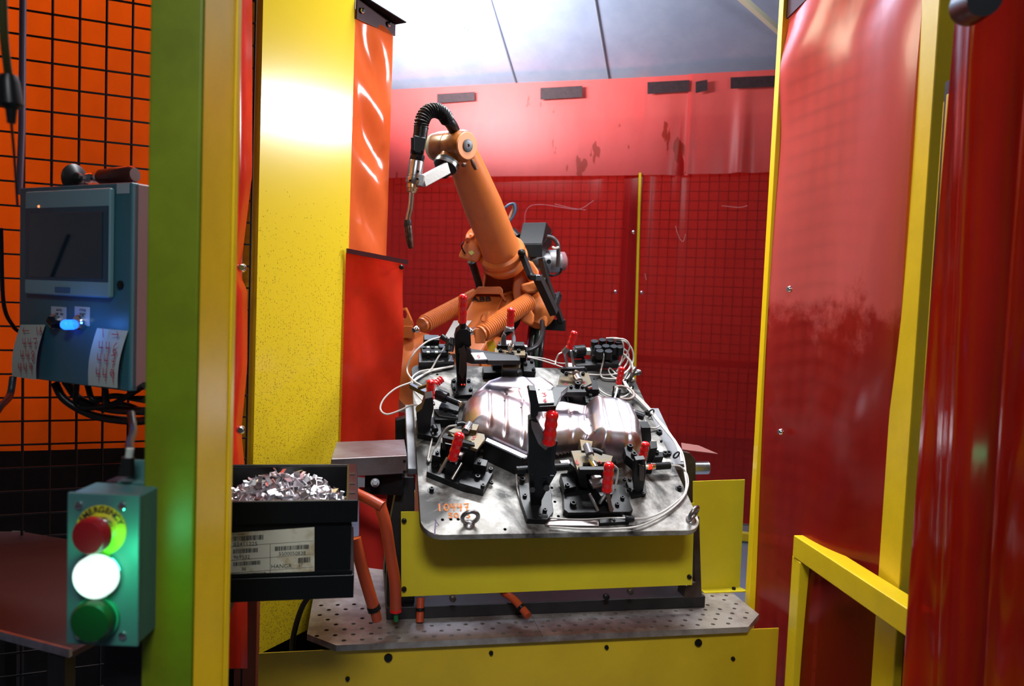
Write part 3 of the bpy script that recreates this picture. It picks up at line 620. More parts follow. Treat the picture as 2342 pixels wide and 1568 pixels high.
obj('gasket', MB().slab([G1, G1+V((.006, 0, 0)), G1+V((.006, .02, 0)), G1+V((0, .02, 0))], V((0, 0, P(2150, 180, 1.5).z))), RUB, po2)
obj('slim_tube', MB().slab([G2, G2+V((.008, 0, 0)), G2+V((.010, .03, 0)), G2+V((.002, .03, 0))], V((0, 0, P(2150, 205, 1.46).z))), YEL, po2, .002)
# guard rail
gy = 2.08; ge = P(1820, 1222, gy); gn = P(2030, 1330, 1.66); gn.z = ge.z
dr = (gn-ge).normalized(); gsd = V((dr.y, -dr.x, 0))*-1
gr = thing('guard_rail', (ge.x, ge.y, 0), 'low yellow box section guard rail with one leg, joined to the right post', 'guard rail')
obj('top_bar', MB().bar(ge+V((.02, 0, -.03)), gn+dr*.1+V((.02, 0, -.03)), .055, .06), YEL, gr, .003)
obj('leg', MB().box((ge.x+.022, ge.y-.02, (ge.z-.061)/2), (.05, .06, ge.z-.061)), YEL, gr, .003)
obj('low_curtain', sheet(ge+V((.09, .02, 0)), gn+V((.08, .0, 0)), .03, ge.z-.05, lambda s, t: .004*math.sin(9*s), 20, 8), mat('dark_maroon_infill', (.10, .004, .006), .4), gr)
# near right curtain
nc = thing('near_curtain', (.62, .95, 0), 'dark glossy red vinyl curtain hanging close at the right picture edge', 'curtain')
n0, n1 = lp(2141, 1.28), lp(2560, .86)
obj('curtain_sheet', sheet(n0, n1, .0, 2.35, lambda s, t: .020*math.sin(s*9+.5)*(.6+.4*t)+.010*math.sin(s*21+t*4)+.02*math.exp(-((s-.45-.12*t)/.05)**2), 90, 60), VN, nc)
hk = P(2217, 15, 1.0)
obj('curtain_hook', MB().cyl(hk, hk+V((-.01, -.05, -.01)), .024, .020, 20).ball(hk+V((.012, -.06, 0)), .008), BLP, nc)
# ================================================================== TURNTABLE BASE
BZ = .62
BHv = V((-math.sin(FY), math.cos(FY), 0)); b0 = PZ(769, 1475, BZ)
def PH(x, y, k): return PL(x, y, b0+BHv*k, BHv)
def BP(a, k, z=0): return V((b0.x, b0.y, 0))+FU*a+BHv*k+V((0, 0, z))
def bk(p): d = V(p)-b0; return d.dot(FU), d.dot(BHv)
cs = [bk(PZ(x, y, BZ)) for x, y in ((769, 1475), (1712, 1433), (1736, 1404), (702, 1449))]
W1 = cs[1][0]; rx, rk = cs[2]; lx, lk = cs[3]
print('base', cs)
outl = [(0, 0), (W1, 0), (rx, rk+.0), (rx, .52), (W1-.06, .74), (.06, .74), (lx, .52), (lx, lk)]
base = thing('turntable_base', BP(W1/2, .35, 0), 'turntable base: perforated worn steel table plate over a yellow cover', 'turntable')
WST = mat('worn_table_steel', (.40, .36, .335), .42, metal=.5, col2=(.17, .13, .115), vscale=6, bump=.05, bscale=60, rvar=.12)
tp_ = obj('table_plate', MB().slab([BP(a, k, BZ) for a, k in outl], V((0, 0, -.016))), WST, base)
cut = MB(); k = 0
du = .046
for j in range(8):
    for i in range(30):
        a = -.12+i*du+(du/2 if j % 2 else 0); kk = .026+j*.033
        if not (lx+.02 < a < rx-.02) or (kk < .05 and not (.0 < a+ .9*kk -.0 and a < W1-.02)): continue
        if random.random() < .04: continue
        cut.lathe([(.0062, -.03), (.0062, .02)], Mx.Translation(BP(a, kk, BZ)), 12)
for (x, y) in ((1233, 1440),):
    a, kk = bk(PZ(x, y, BZ)); cut.box((0, 0, 0), (.0012, .5, .006), Mx.Translation(BP(a, kk+.2, BZ)) @ frame((0, 0, 0), FU, (0, 0, 1)))
co = bpy.data.objects.new('cutter', cut.mesh('cutter', WST, False)); COL.objects.link(co)
tp_.modifiers.new('b', 'BOOLEAN').object = co; tp_.modifiers['b'].operation = 'DIFFERENCE'; tp_.modifiers['b'].solver = 'EXACT'
co.location = -wloc(base)+wloc(base)
bpy.context.view_layer.update()
dg = bpy.context.evaluated_depsgraph_get()
nm = bpy.data.meshes.new_from_object(tp_.evaluated_get(dg)); tp_.modifiers.clear(); tp_.data = nm
bpy.data.objects.remove(co)
zt_ = BZ-.017
L0, L1 = PH(592, 1487, .02), PH(1781, 1440, .02)
la, ra = bk(L0)[0], bk(L1)[0]
obj('front_cover', MB().slab([BP(la, .02, .02), BP(ra, .02, .02), BP(ra, .02, zt_), BP(la, .02, zt_-.004)], BHv*.003), mat('front_cover_yellow', (.60, .40, .012), .4, var=.12, vscale=4), base)
obj('inner_frame', MB().box((0, 0, 0), (W1-.12, .55, zt_-.01), Mx.Translation(BP(W1/2, .36, zt_/2)) @ frame((0, 0, 0), FU, (0, 0, 1))), DRK, base)
for x, y, r_ in ((888, 1503, .011), (1597, 1469, .011), (1123, 1492, .006), (1387, 1479, .006), (795, 1551, .006), (1676, 1505, .006)):
    c = PH(x, y, .018); obj('cover_bolt', MB().lathe([(r_, 0), (r_, .002), (r_*.8, .006), (r_*.4, .006)], frame(c, FU, -BHv), 14), BLK, base)
# fixture stand
st = thing('fixture_stand', BP(W1/2, .25, BZ), 'dark steel stand with yellow front sheet carrying the tilted welding fixture', 'stand')
kf = .16
def vs(pts, k, th, mb=None): mb = mb or MB(); return mb.slab([PH(x, y, k) for x, y in pts], BHv*th)
obj('front_sheet', vs([(917, 1170), (1010, 1168), (1588, 1150), (1583, 1337), (918, 1364)], kf-.05, .003), YSH, st)
def beam(nm, a0, a1, k0, k1, z0, z1, m=DRK, bev=.003): return obj(nm, MB().box((0, 0, 0), (a1-a0, k1-k0, z1-z0), Mx.Translation(BP((a0+a1)/2, (k0+k1)/2, (z0+z1)/2)) @ frame((0, 0, 0), FU, (0, 0, 1))), m, st, bev)
aL = bk(PH(884, 1380, kf))[0]; aR = bk(PH(1606, 1380, kf))[0]
beam('foot_beam', aL, aR, kf-.02, kf+.10, BZ, BZ+.035)
beam('rear_beam', aL, aR, kf+.30, kf+.38, BZ, BZ+.05)
for a_ in (aL, aR-.05): beam('side_beam', a_, a_+.05, kf+.10, kf+.30, BZ, BZ+.035)
zL = PH(900, 1100, kf).z
obj('left_upright', vs([(912, 1090), (948, 1090), (948, 1380), (884, 1392), (884, 1240)], kf, .06), DRK, st, .003)
obj('left_upright_rear', vs([(915, 1095), (940, 1095), (945, 1345), (915, 1345)], kf+.25, .05), mat('blue_black_steel', (.02, .035, .045), .4), st, .002)
obj('right_upright', vs([(1583, 1180), (1600, 1180), (1606, 1383), (1560, 1385), (1568, 1340), (1590, 1330)], kf-.02, .05), BRN, st, .003)
for (x, y) in ((924, 1190), (924, 1346), (1576, 1318)):
    obj('sheet_bolt', MB().lathe([(.007, 0), (.007, .004), (.005, .008), (.003, .008)], frame(PH(x, y, kf-.051), FU, -BHv), 14), BLK, st)
for (x, y, k) in ((1440, 1350, .1), (1035, 1366, .1), (1385, 1362, .12)):
    obj('frame_bolt', MB().lathe([(.009, 0), (.009, .012), (.006, .014)], frame(PH(x, y, k), FU, -BHv), 8), BRN if x != 1385 else BLK, st)
obj('trunnion_block', vs([(1553, 1030), (1578, 1035), (1592, 1052), (1590, 1240), (1568, 1240), (1560, 1120)], .42, .05), BRN, st, .003)
c = PH(1590, 1069, .45); obj('trunnion_shaft', MB().cyl(c-FU*.02, c+FU*.045, .022, n=26).cyl(c+FU*.02, c+FU*.046, .019, n=26), STL, st)
obj('trunnion_block', vs([(905, 960), (945, 950), (950, 1120), (905, 1130)], .46, .05), BLK, st, .003)
beam('column', aL+.0, aL+.05, kf+.24, kf+.30, BZ+.035, 1.02)
beam('column', aR-.05, aR, kf+.24, kf+.30, BZ+.035, 1.02, BRN)
obj('clear_flap', MB().slab([PH(1558, 1012, .5), PH(1598, 1018, .48), PH(1642, 1037, .44), PH(1560, 1027, .44)], V((0, 0, -.002))), mat('dirty_clear_plate', (.24, .10, .09), .25), st)
sp = thing('splash_sheet', PZ(1660, 1345, BZ), 'upright yellow sheet standing on the perforated table right of the fixture', 'panel')
ks = bk(PZ(1660, 1345, BZ))[1]
obj('sheet_face', vs([(1585, 1100), (1704, 1096), (1692, 1342), (1585, 1350)], ks, .003), YSH, sp, .0005)
a0_, a1_ = bk(PH(1600, 1342, ks))[0], bk(PH(1692, 1342, ks))[0]
obj('foot_flange', MB().slab([BP(a0_, ks, BZ+.003), BP(a1_, ks, BZ+.003), BP(a1_+.012, ks-.035, BZ+.003), BP(a0_, ks-.035, BZ+.003)], V((0, 0, -.003))), YSH, sp)
obj('flange_bolt', MB().screw(Mx.Translation(BP(a1_-.03, ks-.018, BZ+.003)), .006, .007), BLK, sp)
# metal duct at the left
dz = 1.085; k0 = PZ(757, 1049, dz); k1 = PZ(931, 1041, dz); q0, q1 = PZ(770, 1010, dz), PZ(925, 1004, dz)
du_ = thing('metal_duct_cover', (k0+k1)/2, 'grey sheet metal cover box beside the bin, below the red flap', 'cover')
obj('cover_box', MB().slab([k0, k1, q1, q0], V((0, 0, -.048))), GAL, du_, .002)
for x, y in ((925, 1054), (925, 1078)):
    obj('rivet', MB().lathe([(.005, 0), (.004, .003)], frame(P(x, y, k1.y-.001), (k1-k0), (.15, -1, 0)), 12), BLK, du_)
for q_ in (q1-V((.02, 0, 0)),): obj('cover_leg', MB().box((q_.x, q_.y-.03, (dz-.05+BZ)/2), (.03, .03, dz-.05-BZ)), mat('blue_black_steel', (0, 0, 0)), du_)
pn = thing('pneumatic_fitting', P(858, 1105, 1.98), 'round brass coloured fitting below the grey cover box', 'fitting')
obj('fitting_body', MB().cyl(P(858, 1103, 2.02), P(858, 1103, 1.97), .013, .011, 20).cyl(P(858, 1103, 1.97), P(858, 1103, 1.955), .008, .007, 6), STL, pn)
obj('fitting_block', MB().box(P(880, 1105, 2.05), (.10, .05, .05)), BLK, pn, .002)
rp = thing('red_plate', P(850, 1285, 2.02), 'flat matte red plate hanging between the bin and the orange hoses', 'plate')
obj('plate_face', MB().slab([P(x, y, 2.05) for x, y in ((821, 1114), (873, 1116), (876, 1128), (884, 1133), (876, 1302), (834, 1297), (821, 1290))], V((0, .004, 0))), mat('matte_red', (.60, .015, .006), .6), rp)
HOS = mat('orange_hose_sleeve', (.40, .052, .014), .42, bump=.2, bscale=120)
def hose(pts, r, label, ends=()):
    h = thing('sleeved_hose', P(*pts[-1]), label, 'hose')
    obj('hose_sleeve', MB().tube(cr([P(*p) for p in pts], 8), r, 16), HOS, h)
    for p, q_, r2, m in ends: obj('hose_band', MB().cyl(P(*p), P(*q_), r2, n=16), m, h)
    return h
hose([(815, 1128, 1.92), (845, 1142, 1.90), (875, 1158, 1.89)], .0135, 'short orange sleeved hose leaving the bin side to the right')
hose([(868, 1150, 1.90), (882, 1200, 1.90), (893, 1270, 1.92), (903, 1330, 1.93), (905, 1392, 1.95)], .0150, 'long orange red sleeved hose hanging in front of the dark stand', [((905, 1388, 1.95), (905, 1398, 1.95), .0155, RED), ((905, 1396, 1.95), (906, 1420, 1.95), .006, mat('green_hose', (.01, .12, .03), .4))])
hose([(812, 1230, 1.86), (826, 1290, 1.86), (843, 1350, 1.86), (855, 1390, 1.87)], .0150, 'orange sleeved hose slanting down to the table behind the bin', [((853, 1384, 1.87), (857, 1396, 1.87), .0165, BLK), ((857, 1394, 1.87), (862, 1416, 1.88), .0125, HOS)])
hose([(962, 1366, 2.05), (961, 1395, 2.04), (960, 1422, 2.03)], .0105, 'short red orange hose end sticking down left under the front sheet', [((961, 1390, 2.035), (961, 1396, 2.033), .0115, BLK)])
hose([(1150, 1352, 2.10), (1175, 1370, 2.07), (1195, 1392, 2.04), (1208, 1408, 2.02)], .0105, 'red orange hose end bent to the right under the front sheet', [((1190, 1386, 2.045), (1195, 1392, 2.04), .0115, BLK)])
obj('power_cable', MB().tube(cr([P(715, 1350, 2.0), P(690, 1390, 2.0), P(672, 1450, 2.0), P(668, 1500, 2.0), P(668, 1600, 2.0)]), .0075, 12), mat('dark_teal_jacket', (0, 0, 0)), None, 0, 'thick dark cable curving down left of the perforated table', 'cable')
# ================================================================== BIN OF BRACKETS
bz1 = P(600, 1142, 1.5).z; bz0 = P(600, 1366, 1.51).z; bxr = P(817, 1142, 1.5).x; bxl = bxr-.40; bY0 = 1.5; bY1 = 1.84
cb_ = thing('storage_bin', ((bxl+bxr)/2, 1.67, bz0), 'black plastic storage bin with barcode label, filled with small metal brackets', 'bin')
def ring(mb, o, i, z0, z1):    # rectangular tube wall
    x0, y0, x1, y1 = o; a, b, c, d = i
    mb.loft([[V(p) for p in ((x0, y0, z0), (x1, y0, z0), (x1, y1, z0), (x0, y1, z0))], [V(p) for p in ((x0, y0, z1), (x1, y0, z1), (x1, y1, z1), (x0, y1, z1))],
             [V(p) for p in ((a, b, z1), (c, b, z1), (c, d, z1), (a, d, z1))], [V(p) for p in ((a, b, z0), (c, b, z0), (c, d, z0), (a, d, z0))], [V(p) for p in ((x0, y0, z0), (x1, y0, z0), (x1, y1, z0), (x0, y1, z0))]], cap=False)
hr_ = (bz1-bz0)
mbx = MB(); ring(mbx, (bxl+.012, bY0+.012, bxr-.012, bY1-.012), (bxl+.017, bY0+.017, bxr-.017, bY1-.017), bz0+.045, bz1-.003)
mbx.box(((bxl+bxr)/2, (bY0+bY1)/2, bz0+.052), (.385, .325, .006))
obj('bin_body', mbx, BIN, cb_)
m_ = MB(); ring(m_, (bxl, bY0, bxr, bY1), (bxl+.020, bY0+.006, bxr-.024, bY1-.008), bz1-.045, bz1)
obj('bin_rim', m_, BIN, cb_, .003)
m_ = MB(); ring(m_, (bxl+.004, bY0+.004, bxr-.004, bY1-.004), (bxl+.02, bY0+.02, bxr-.02, bY1-.02), bz0, bz0+.048)
m_.box(((bxl+bxr)/2, (bY0+bY1)/2, bz0+.003), (.37, .31, .006))
obj('bin_foot', m_, BIN, cb_, .003)
for i, y in enumerate((1.56, 1.64, 1.73)):
    obj('rim_slot', MB().box((bxr-.012, y, bz1+.0006), (.012, .02, .0012)), BLK, cb_)
obj('rim_back_rib', MB().box(((bxl+bxr)/2, bY1-.012, bz1-.012), (.36, .006, .004)), mat('pale_rim_plastic', (.05, .06, .06), .3), cb_)  # rib along the back rim, in a paler grey than the bin
lb = obj('bin_label', MB().slab([P(x, y, bY0+.010) for x, y in ((534, 1210), (720, 1208), (720, 1309), (534, 1310))], V((0, .0015, 0))), PAP, cb_)
BM = lambda x, y: frame(P(x, y, bY0+.0098), (1, 0, 0.), (0, -1, 0))
bars = MB()
def barcode(x0, y0, x1, y1, n):
    for i in range(n):
        x = x0+(x1-x0)*i/n; w = (x1-x0)/n*random.choice((.35, .5, .7)); a, b = P(x, y0, bY0+.0096), P(x+w, y1, bY0+.0096)
        bars.slab([a, V((b.x, a.y, a.z)), b, V((a.x, a.y, b.z))], V((0, .0006, 0)))
for q_ in ((543, 1218, 608, 1229, 26), (543, 1247, 596, 1257, 22), (633, 1247, 708, 1257, 28), (543, 1276, 602, 1285, 24), (684, 1276, 712, 1288, 12), (543, 1303, 614, 1309, 26)): barcode(*q_)
for y in (1240, 1271, 1300): bars.slab([P(536, y, bY0+.0096), P(718, y-1, bY0+.0096), P(718, y+.3-1, bY0+.0096), P(536, y+1, bY0+.0096)], V((0, .0005, 0)))
bars.slab([P(x, y, bY0+.0096) for x, y in ((622, 1241), (623, 1241), (623, 1309), (622, 1309))], V((0, .0005, 0)))
lab = [text_mesh(s_, h, BM(x, y), .0002, 'LEFT') for s_, x, y, h in (('82411225', 543, 1236, .0115), ('969532', 543, 1265, .0105), ('5500050838', 641, 1264, .0105), ('36', 560, 1293, .009), ('HANGR', 624, 1292, .0115), ('27', 684, 1293, .009), ('PART NUMBER', 538, 1213, .004))]
obj('label_print', join_meshes('label_print', [bars.mesh('b', BLK_INK, False)]+lab, BLK_INK), BLK_INK, lb)
bs = thing('bin_shelf', ((bxl+bxr)/2, 1.67, bz0-.02), 'black shelf plate under the storage bin, fixed to the yellow post', 'shelf')
obj('shelf_plate', MB().box(((bxl+bxr)/2+.0, 1.67, bz0-.005), (.34, .26, .008)), BLK, bs)
obj('shelf_arm', MB().box((-.56, 1.34, bz0-.03), (.03, .66, .03)).box((-.53, 1.05+.06, bz0-.03), (.06, .03, .06)), DRK, bs)
# brackets
MET = [mat('stamped_steel_a', (.85, .83, .86), .3, metal=1), mat('stamped_steel_b', (.70, .66, .68), .35, metal=1), mat('stamped_steel_dark', (.25, .20, .19), .4, metal=.9)]
def clipmesh(m, k):
    mb = MB(); w = .0085
    mb.box((0, 0, 0), (.020, .016, .0012)); mb.box((.0105, 0, .005 if k else -.003), (.0012, .016, .012)); mb.box((-.0105, 0, .005), (.0012, .016, .010))
    if k == 1: mb.box((.016, 0, .0105), (.012, .007, .0012))
    if k == 2: mb.box((0, .011, .002), (.007, .010, .0012), Mx.Rotation(.4, 4, 'X'))
    me = mb.mesh('metal_bracket', m, False); 
    return me
hole = MB().lathe([(.0035, 0), (.0035, .0004)], Mx.Translation((0, 0, .0007)), 10).mesh('bracket_hole', BLK, False)
cms = [clipmesh(MET[i % 3 if i else 0], i % 3) for i in range(6)]
cms = [clipmesh(MET[0], 0), clipmesh(MET[0], 1), clipmesh(MET[1], 2), clipmesh(MET[1], 1), clipmesh(MET[2], 0)]
cx_, cy_ = -.452, 1.645
for i in range(300):
    for _ in range(20):
        a, b = random.uniform(-.135, .135), random.uniform(-.110, .12)
        ee = (a/.135)**2+(b/.125)**2
        if ee < 1: break
    z = bz1-.072+.070*max(0, 1-ee)**.75+random.uniform(-.004, .010)
    o = bpy.data.objects.new('metal_bracket', random.choice(cms)); COL.objects.link(o)
    o.scale = (1.2, 1.2, 1.2); o.location = (cx_+a, cy_+b, z); o.rotation_euler = (random.gauss(0, .8), random.gauss(0, .8), random.uniform(0, 6.28))
    tag(o, 'small stamped steel bracket lying in the heap in the black bin', 'bracket', 'stamped brackets heaped in the bin')
mf = MB()
def heap(s, t):
    a, b = (s-.5)*2, (t-.5)*2; ee = a*a+b*b*.9
    return V((cx_+a*.14, cy_+b*.115, bz1-.080+.068*max(0, 1-ee)**.75+.004*math.sin(a*40)*math.sin(b*37)))
obj('bracket_heap_core', mf.grid(heap, 40, 40), MET[2], None, 0, 'deeper unseen layers of stamped brackets filling the bin', 'brackets', None, 'stuff', smooth=False)
# the bin stands turned a little on its shelf
PV = Mx.Translation(V((-.42, 1.5, 0))) @ Mx.Rotation(R(12), 4, 'Z') @ Mx.Translation(-V((-.42, 1.5, 0)))
for o in [q for q in COL.objects if q.parent is None and q.name.split('.')[0] in ('metal_bracket', 'storage_bin', 'bracket_heap_core', 'bin_shelf')]:
    o.location = PV @ o.location; q_ = o.rotation_euler.to_matrix(); o.rotation_euler = (PV.to_3x3() @ q_).to_euler()
# ================================================================== WELDING ROBOT
rb = thing('welding_robot', P(1060, 900, 3.3)*1.0, 'orange articulated welding robot arm lettered ABB, behind the fixture', 'robot')
rb.location.z = 0
def pts(l, Y): return [P(x, y, Y) for x, y in l]
def extr(nm, l, Y, th, m=ORG, bev=.008, par=rb, sk=(0, 1, 0)): return obj(nm, MB().slab(pts(l, Y), V(sk)*th), m, par, bev)
# base, gear housings
bc = P(945, 850, 3.10); ax = V((.72, -.66, .12)).normalized()
obj('pedestal', MB().lathe([(.30, 0), (.30, .04), (.22, .06), (.20, .75), (.24, .78), (.24, .84)], Mx.Translation(P(1060, 900, 3.45)*1-V((0, 0, P(1060, 900, 3.45).z))), 32), ORG, rb, .004)
obj('turning_body', MB().lathe([(.25, .84), (.25, .90), (.20, .98), (.16, 1.12), (.10, 1.2)], Mx.Translation(V((P(1060, 900, 3.45).x, P(1060, 900, 3.45).y, 0))), 30), ORG, rb)
obj('gear_housing', MB().lathe([(.02, -.16), (.11, -.14), (.150, -.10), (.165, -.05), (.165, .02), (.158, .03), (.158, .05), (.12, .065), (.10, .09), (.02, .092)], frame(bc, (0, 0, 1), ax), 40), ORG, rb)
bc2 = P(1120, 838, 3.12)
gh = obj('gear_housing', MB().lathe([(.02, -.12), (.12, -.10), (.128, -.02), (.128, .02), (.115, .04), (.09, .06), (.07, .062), (.065, .085), (.01, .088)], frame(bc2, (0, 0, 1), (.35, -.9, .25)), 36), ORG, rb)
for i in range(8):
    a = i*math.pi/4+.3; Mh = frame(bc2, (0, 0, 1), (.35, -.9, .25))
    obj('housing_screw', MB().cyl(Mh @ V((.092*math.cos(a), .092*math.sin(a), .05)), Mh @ V((.092*math.cos(a), .092*math.sin(a), .068)), .008, n=6), ORG, gh)
obj('cross_axle', MB().cyl(bc, bc2, .085, n=26), ORG, rb)
# lower arm, lettering and sticker
top, bo = 3.16, 2.98
q0_, q1_, q2_ = P(1076, 690, top), P(1166, 690, top), P(1055, 812, bo); qn = (q1_-q0_).cross(q2_-q0_).normalized()
fa = [PL(x, y, q0_, qn) for x, y in ((1084, 672), (1152, 672), (1166, 690), (1098, 812), (1010, 812), (1076, 690))]
dv = V((.05, .17, .02))
obj('lower_arm', MB().slab(fa, dv), ORG, rb, .012)
sd = [P(1152, 672, top), P(1176, 664, top+.1), P(1180, 700, top+.12), P(1112, 815, bo+.12), P(1098, 812, bo)]
obj('lower_arm_side', MB().slab(sd, V((-.03, .10, 0))), ORG, rb, .006)
nf_ = (fa[3]-fa[1]).cross(fa[4]-fa[1]).normalized()
if nf_.dot(CAM-fa[0]) < 0: nf_ = -nf_
def FA(x, y, off=.002): return PL(x, y, fa[1]+nf_*off, nf_)
xa = (FA(1120, 683)-FA(1082, 684)).normalized()
logo = text_mesh('ABB', .043, frame(FA(1101, 684, .004), xa, nf_) @ Mx.Diagonal((1.05, .8, 1, 1)), .0008, bold=.0008)
obj('logo_lettering', join_meshes('logo_lettering', [logo], BLK_INK), mat('grey_black_print', (.05, .03, .03), .5), rb)
rb.children[-1].data.materials.clear(); rb.children[-1].data.materials.append(MATS['grey_black_print'])
obj('warning_sticker', MB().slab([FA(x, y, .002) for x, y in ((1038, 733), (1079, 733), (1046, 776), (1014, 776))], nf_*.001), mat('white_sticker', (.75, .76, .74), .5), rb)
extr('arm_cap', [(1090, 660), (1094, 655), (1144, 655), (1150, 662), (1150, 672), (1160, 688), (1154, 689), (1143, 673), (1090, 672), (1080, 681), (1077, 677)], top-.012, .05, ORG, .003)
# balancing springs
def spring(a, b, r, nm='balance_spring'):
    a, b = V(a), V(b); L = (b-a).length; M_ = frame(a, (0, 0, 1), b-a)
    s_ = obj(nm, MB().cyl(a+(b-a)*.02, b-(b-a)*.02, r*.84, n=24), ORG, rb)
    hp = []; nt_ = int(L/.0115)
    for i in range(nt_*14+1):
        t = i/(nt_*14); a_ = i*2*math.pi/14; rr = r*.92*(min(1, .62+t*9) if t < .06 else 1)
        hp.append(M_ @ V((rr*math.cos(a_), rr*math.sin(a_), L*(.03+t*.94))))
    obj('spring_coil', MB().tube(hp, .0052, 6), ORG, s_)
    return s_
s1 = spring(P(962, 745, 2.98), P(1092, 676, 3.28), .034); s2 = spring(P(1094, 765, 2.86), P(1213, 688, 3.10), .037)
for (x, y, Y) in ((953, 753, 2.97), (1076, 758, 2.84)):
    obj('spring_pin', MB().ball(P(x, y, Y), .015).cyl(P(x-7, y+2, Y-.01), P(x+12, y-6, Y+.03), .009), CHR, rb)
obj('pin_head', MB().ball(P(1212, 681, 3.08), .012), BLK, rb)
# lugs with hole
def lug(l, hole, Y, r):
    o_ = MB(); zc = P(*hole, Y); ring_ = [zc+V((math.cos(a)*r*.8, 0, math.sin(a)*r*1.25)) for a in [2*math.pi*i/48 for i in range(48)]]
    outer = pts(l, Y); m = o_
    # outer outline resampled by angle so that it pairs with the hole
    def hit(ang):
        d = V((math.cos(ang), 0, math.sin(ang))); best = None
        for i in range(len(outer)):
            a, b = outer[i]-zc, outer[(i+1) % len(outer)]-zc; e_ = b-a; den = d.x*e_.z-d.z*e_.x
            if abs(den) < 1e-9: continue
            t = (a.x*e_.z-a.z*e_.x)/den; s_ = (a.x*d.z-a.z*d.x)/den
            if t > 0 and -1e-6 <= s_ <= 1+1e-6: best = t if best is None else max(best, t)
        return zc+d*(best or r)
    out = [hit(2*math.pi*i/48) for i in range(48)]; th = V((.004, .02, 0))
    R4 = [m._v(q) for q in (out, ring_, [p+th for p in ring_], [p+th for p in out])]
    for a, b in zip(R4, R4[1:]+R4[:1]):
        for i in range(48): m._f([a[i], a[(i+1) % 48], b[(i+1) % 48], b[i]])
    return obj('lug_plate', m, ORG, rb)
lug([(906, 706), (927, 703), (940, 732), (943, 738), (943, 768), (922, 768), (921, 738)], (924, 719), 3.0, .014)
lug([(1105, 715), (1118, 712), (1106, 752), (1104, 775), (1084, 775), (1086, 750)], (1104, 728), 2.86, .012)
obj('lug_foot', MB().slab(pts([(1086, 750), (1108, 752), (1110, 785), (1086, 785)], 2.852), V((0, .04, 0))), ORG, rb, .003)
obj('lug_foot', MB().slab(pts([(922, 745), (944, 745), (946, 775), (921, 772)], 2.992), V((0, .04, 0))), ORG, rb, .003)
# upper arm housing (yoke)
Yh = 3.18
extr('yoke_left_cheek', [(1112, 598), (1124, 618), (1112, 628), (1106, 668), (1103, 664), (1106, 624)], Yh, .22)
extr('yoke_bridge', [(1104, 596), (1186, 588), (1194, 604), (1180, 622), (1112, 622), (1106, 618)], Yh-.01, .22, bev=.014)
extr('yoke_right_cheek', [(1175, 620), (1190, 590), (1206, 612), (1230, 640), (1230, 655), (1222, 672), (1238, 690), (1240, 720), (1222, 744), (1205, 744), (1188, 716), (1176, 690), (1172, 670)], Yh+.01, .20)
extr('yoke_back', [(1108, 612), (1182, 612), (1182, 690), (1104, 672)], Yh+.13, .04, mat('yoke_back_orange', (.72, .185, .030), .4), .002)
extr('housing_hump', [(1196, 590), (1218, 598), (1232, 618), (1236, 650), (1216, 654), (1202, 630), (1192, 606)], Yh-.03, .16, bev=.012)
extr('housing_ear', [(1190, 650), (1228, 640), (1240, 648), (1234, 668), (1206, 672), (1192, 664)], Yh-.06, .16, bev=.01)
ec = P(1232, 712, 3.2)
obj('elbow_gear', MB().lathe([(.02, -.14), (.070, -.13), (.074, -.03), (.070, .02), (.05, .035), (.03, .05), (.005, .051)], frame(ec, (0, 0, 1), (.45, -.86, -.25)), 34), ORG, rb)
extr('shield_cover', [(1186, 700), (1205, 690), (1222, 720), (1221, 738), (1214, 746), (1196, 736), (1184, 716)], 3.05, .05, bev=.012)
obj('elbow_motor', MB().cyl(P(1248, 690, 3.2), P(1232, 742, 3.18), .030, .034, 24), ORG, rb)
# tube
tb0, tb1 = P(1148, 577, 3.14), P(1056, 352, 2.80); td = tb1-tb0; tl = td.length
Mt = frame(tb0, (1, 0, 0), td)
obj('upper_arm_tube', MB().lathe([(.084, -.02), (.080, .02), (.076, .06), (.0745, tl*.5), (.066, tl*.8), (.060, tl*.95), (.058, tl)], Mt, 44), ORG, rb)
obj('arm_collar', MB().lathe([(.088, -.055), (.098, -.045), (.098, -.035), (.091, -.03), (.091, -.018), (.097, -.012), (.095, .004), (.084, .014)], Mt, 44), ORG, rb)
obj('arm_shoulder', MB().lathe([(.07, -.085), (.085, -.07), (.090, -.05)], Mt, 36), ORG, rb)
# slots in the tube near the wrist
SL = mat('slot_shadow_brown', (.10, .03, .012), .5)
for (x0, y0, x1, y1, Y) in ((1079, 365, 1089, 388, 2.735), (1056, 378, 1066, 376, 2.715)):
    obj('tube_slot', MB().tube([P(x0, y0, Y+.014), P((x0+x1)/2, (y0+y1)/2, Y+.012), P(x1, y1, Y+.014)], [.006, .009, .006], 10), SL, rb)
# wrist
w0, w1 = P(1004, 336, 2.84), P(1067, 333, 2.735); wd_ = (w1-w0); wl = wd_.length
Mw = frame(w0, (0, 0, 1), wd_)
obj('wrist_body', MB().lathe([(.04, -.006), (.054, .006), (.056, .02), (.056, wl*.45), (.0545, wl*.46), (.0545, wl*.5), (.056, wl*.51), (.056, wl-.012), (.050, wl)], Mw, 40), ORD, rb)
wc = obj('wrist_cap', MB().lathe([(.048, wl-.002), (.048, wl+.004), (.046, wl+.006)], Mw, 40), mat('light_orange_cap', (.80, .27, .08), .4), rb)
obj('cap_disc', MB().lathe([(.022, wl+.004), (.022, wl+.009), (.019, wl+.010), (.006, wl+.010), (.005, wl+.006)], Mw, 30), mat('grey_disc', (.07, .075, .09), .4), wc)
obj('wrist_cap', MB().lathe([(.050, -.020), (.052, -.004)], Mw, 36), PAP, rb)
obj('wrist_yoke', MB().bar(P(1060, 350, 2.78), P(1056, 378, 2.79), .09, .07), ORG, rb, .02)
obj('wrist_neck', MB().cyl(P(1030, 345, 2.79), P(1024, 382, 2.74), .034, .040, 30), ORD, rb)
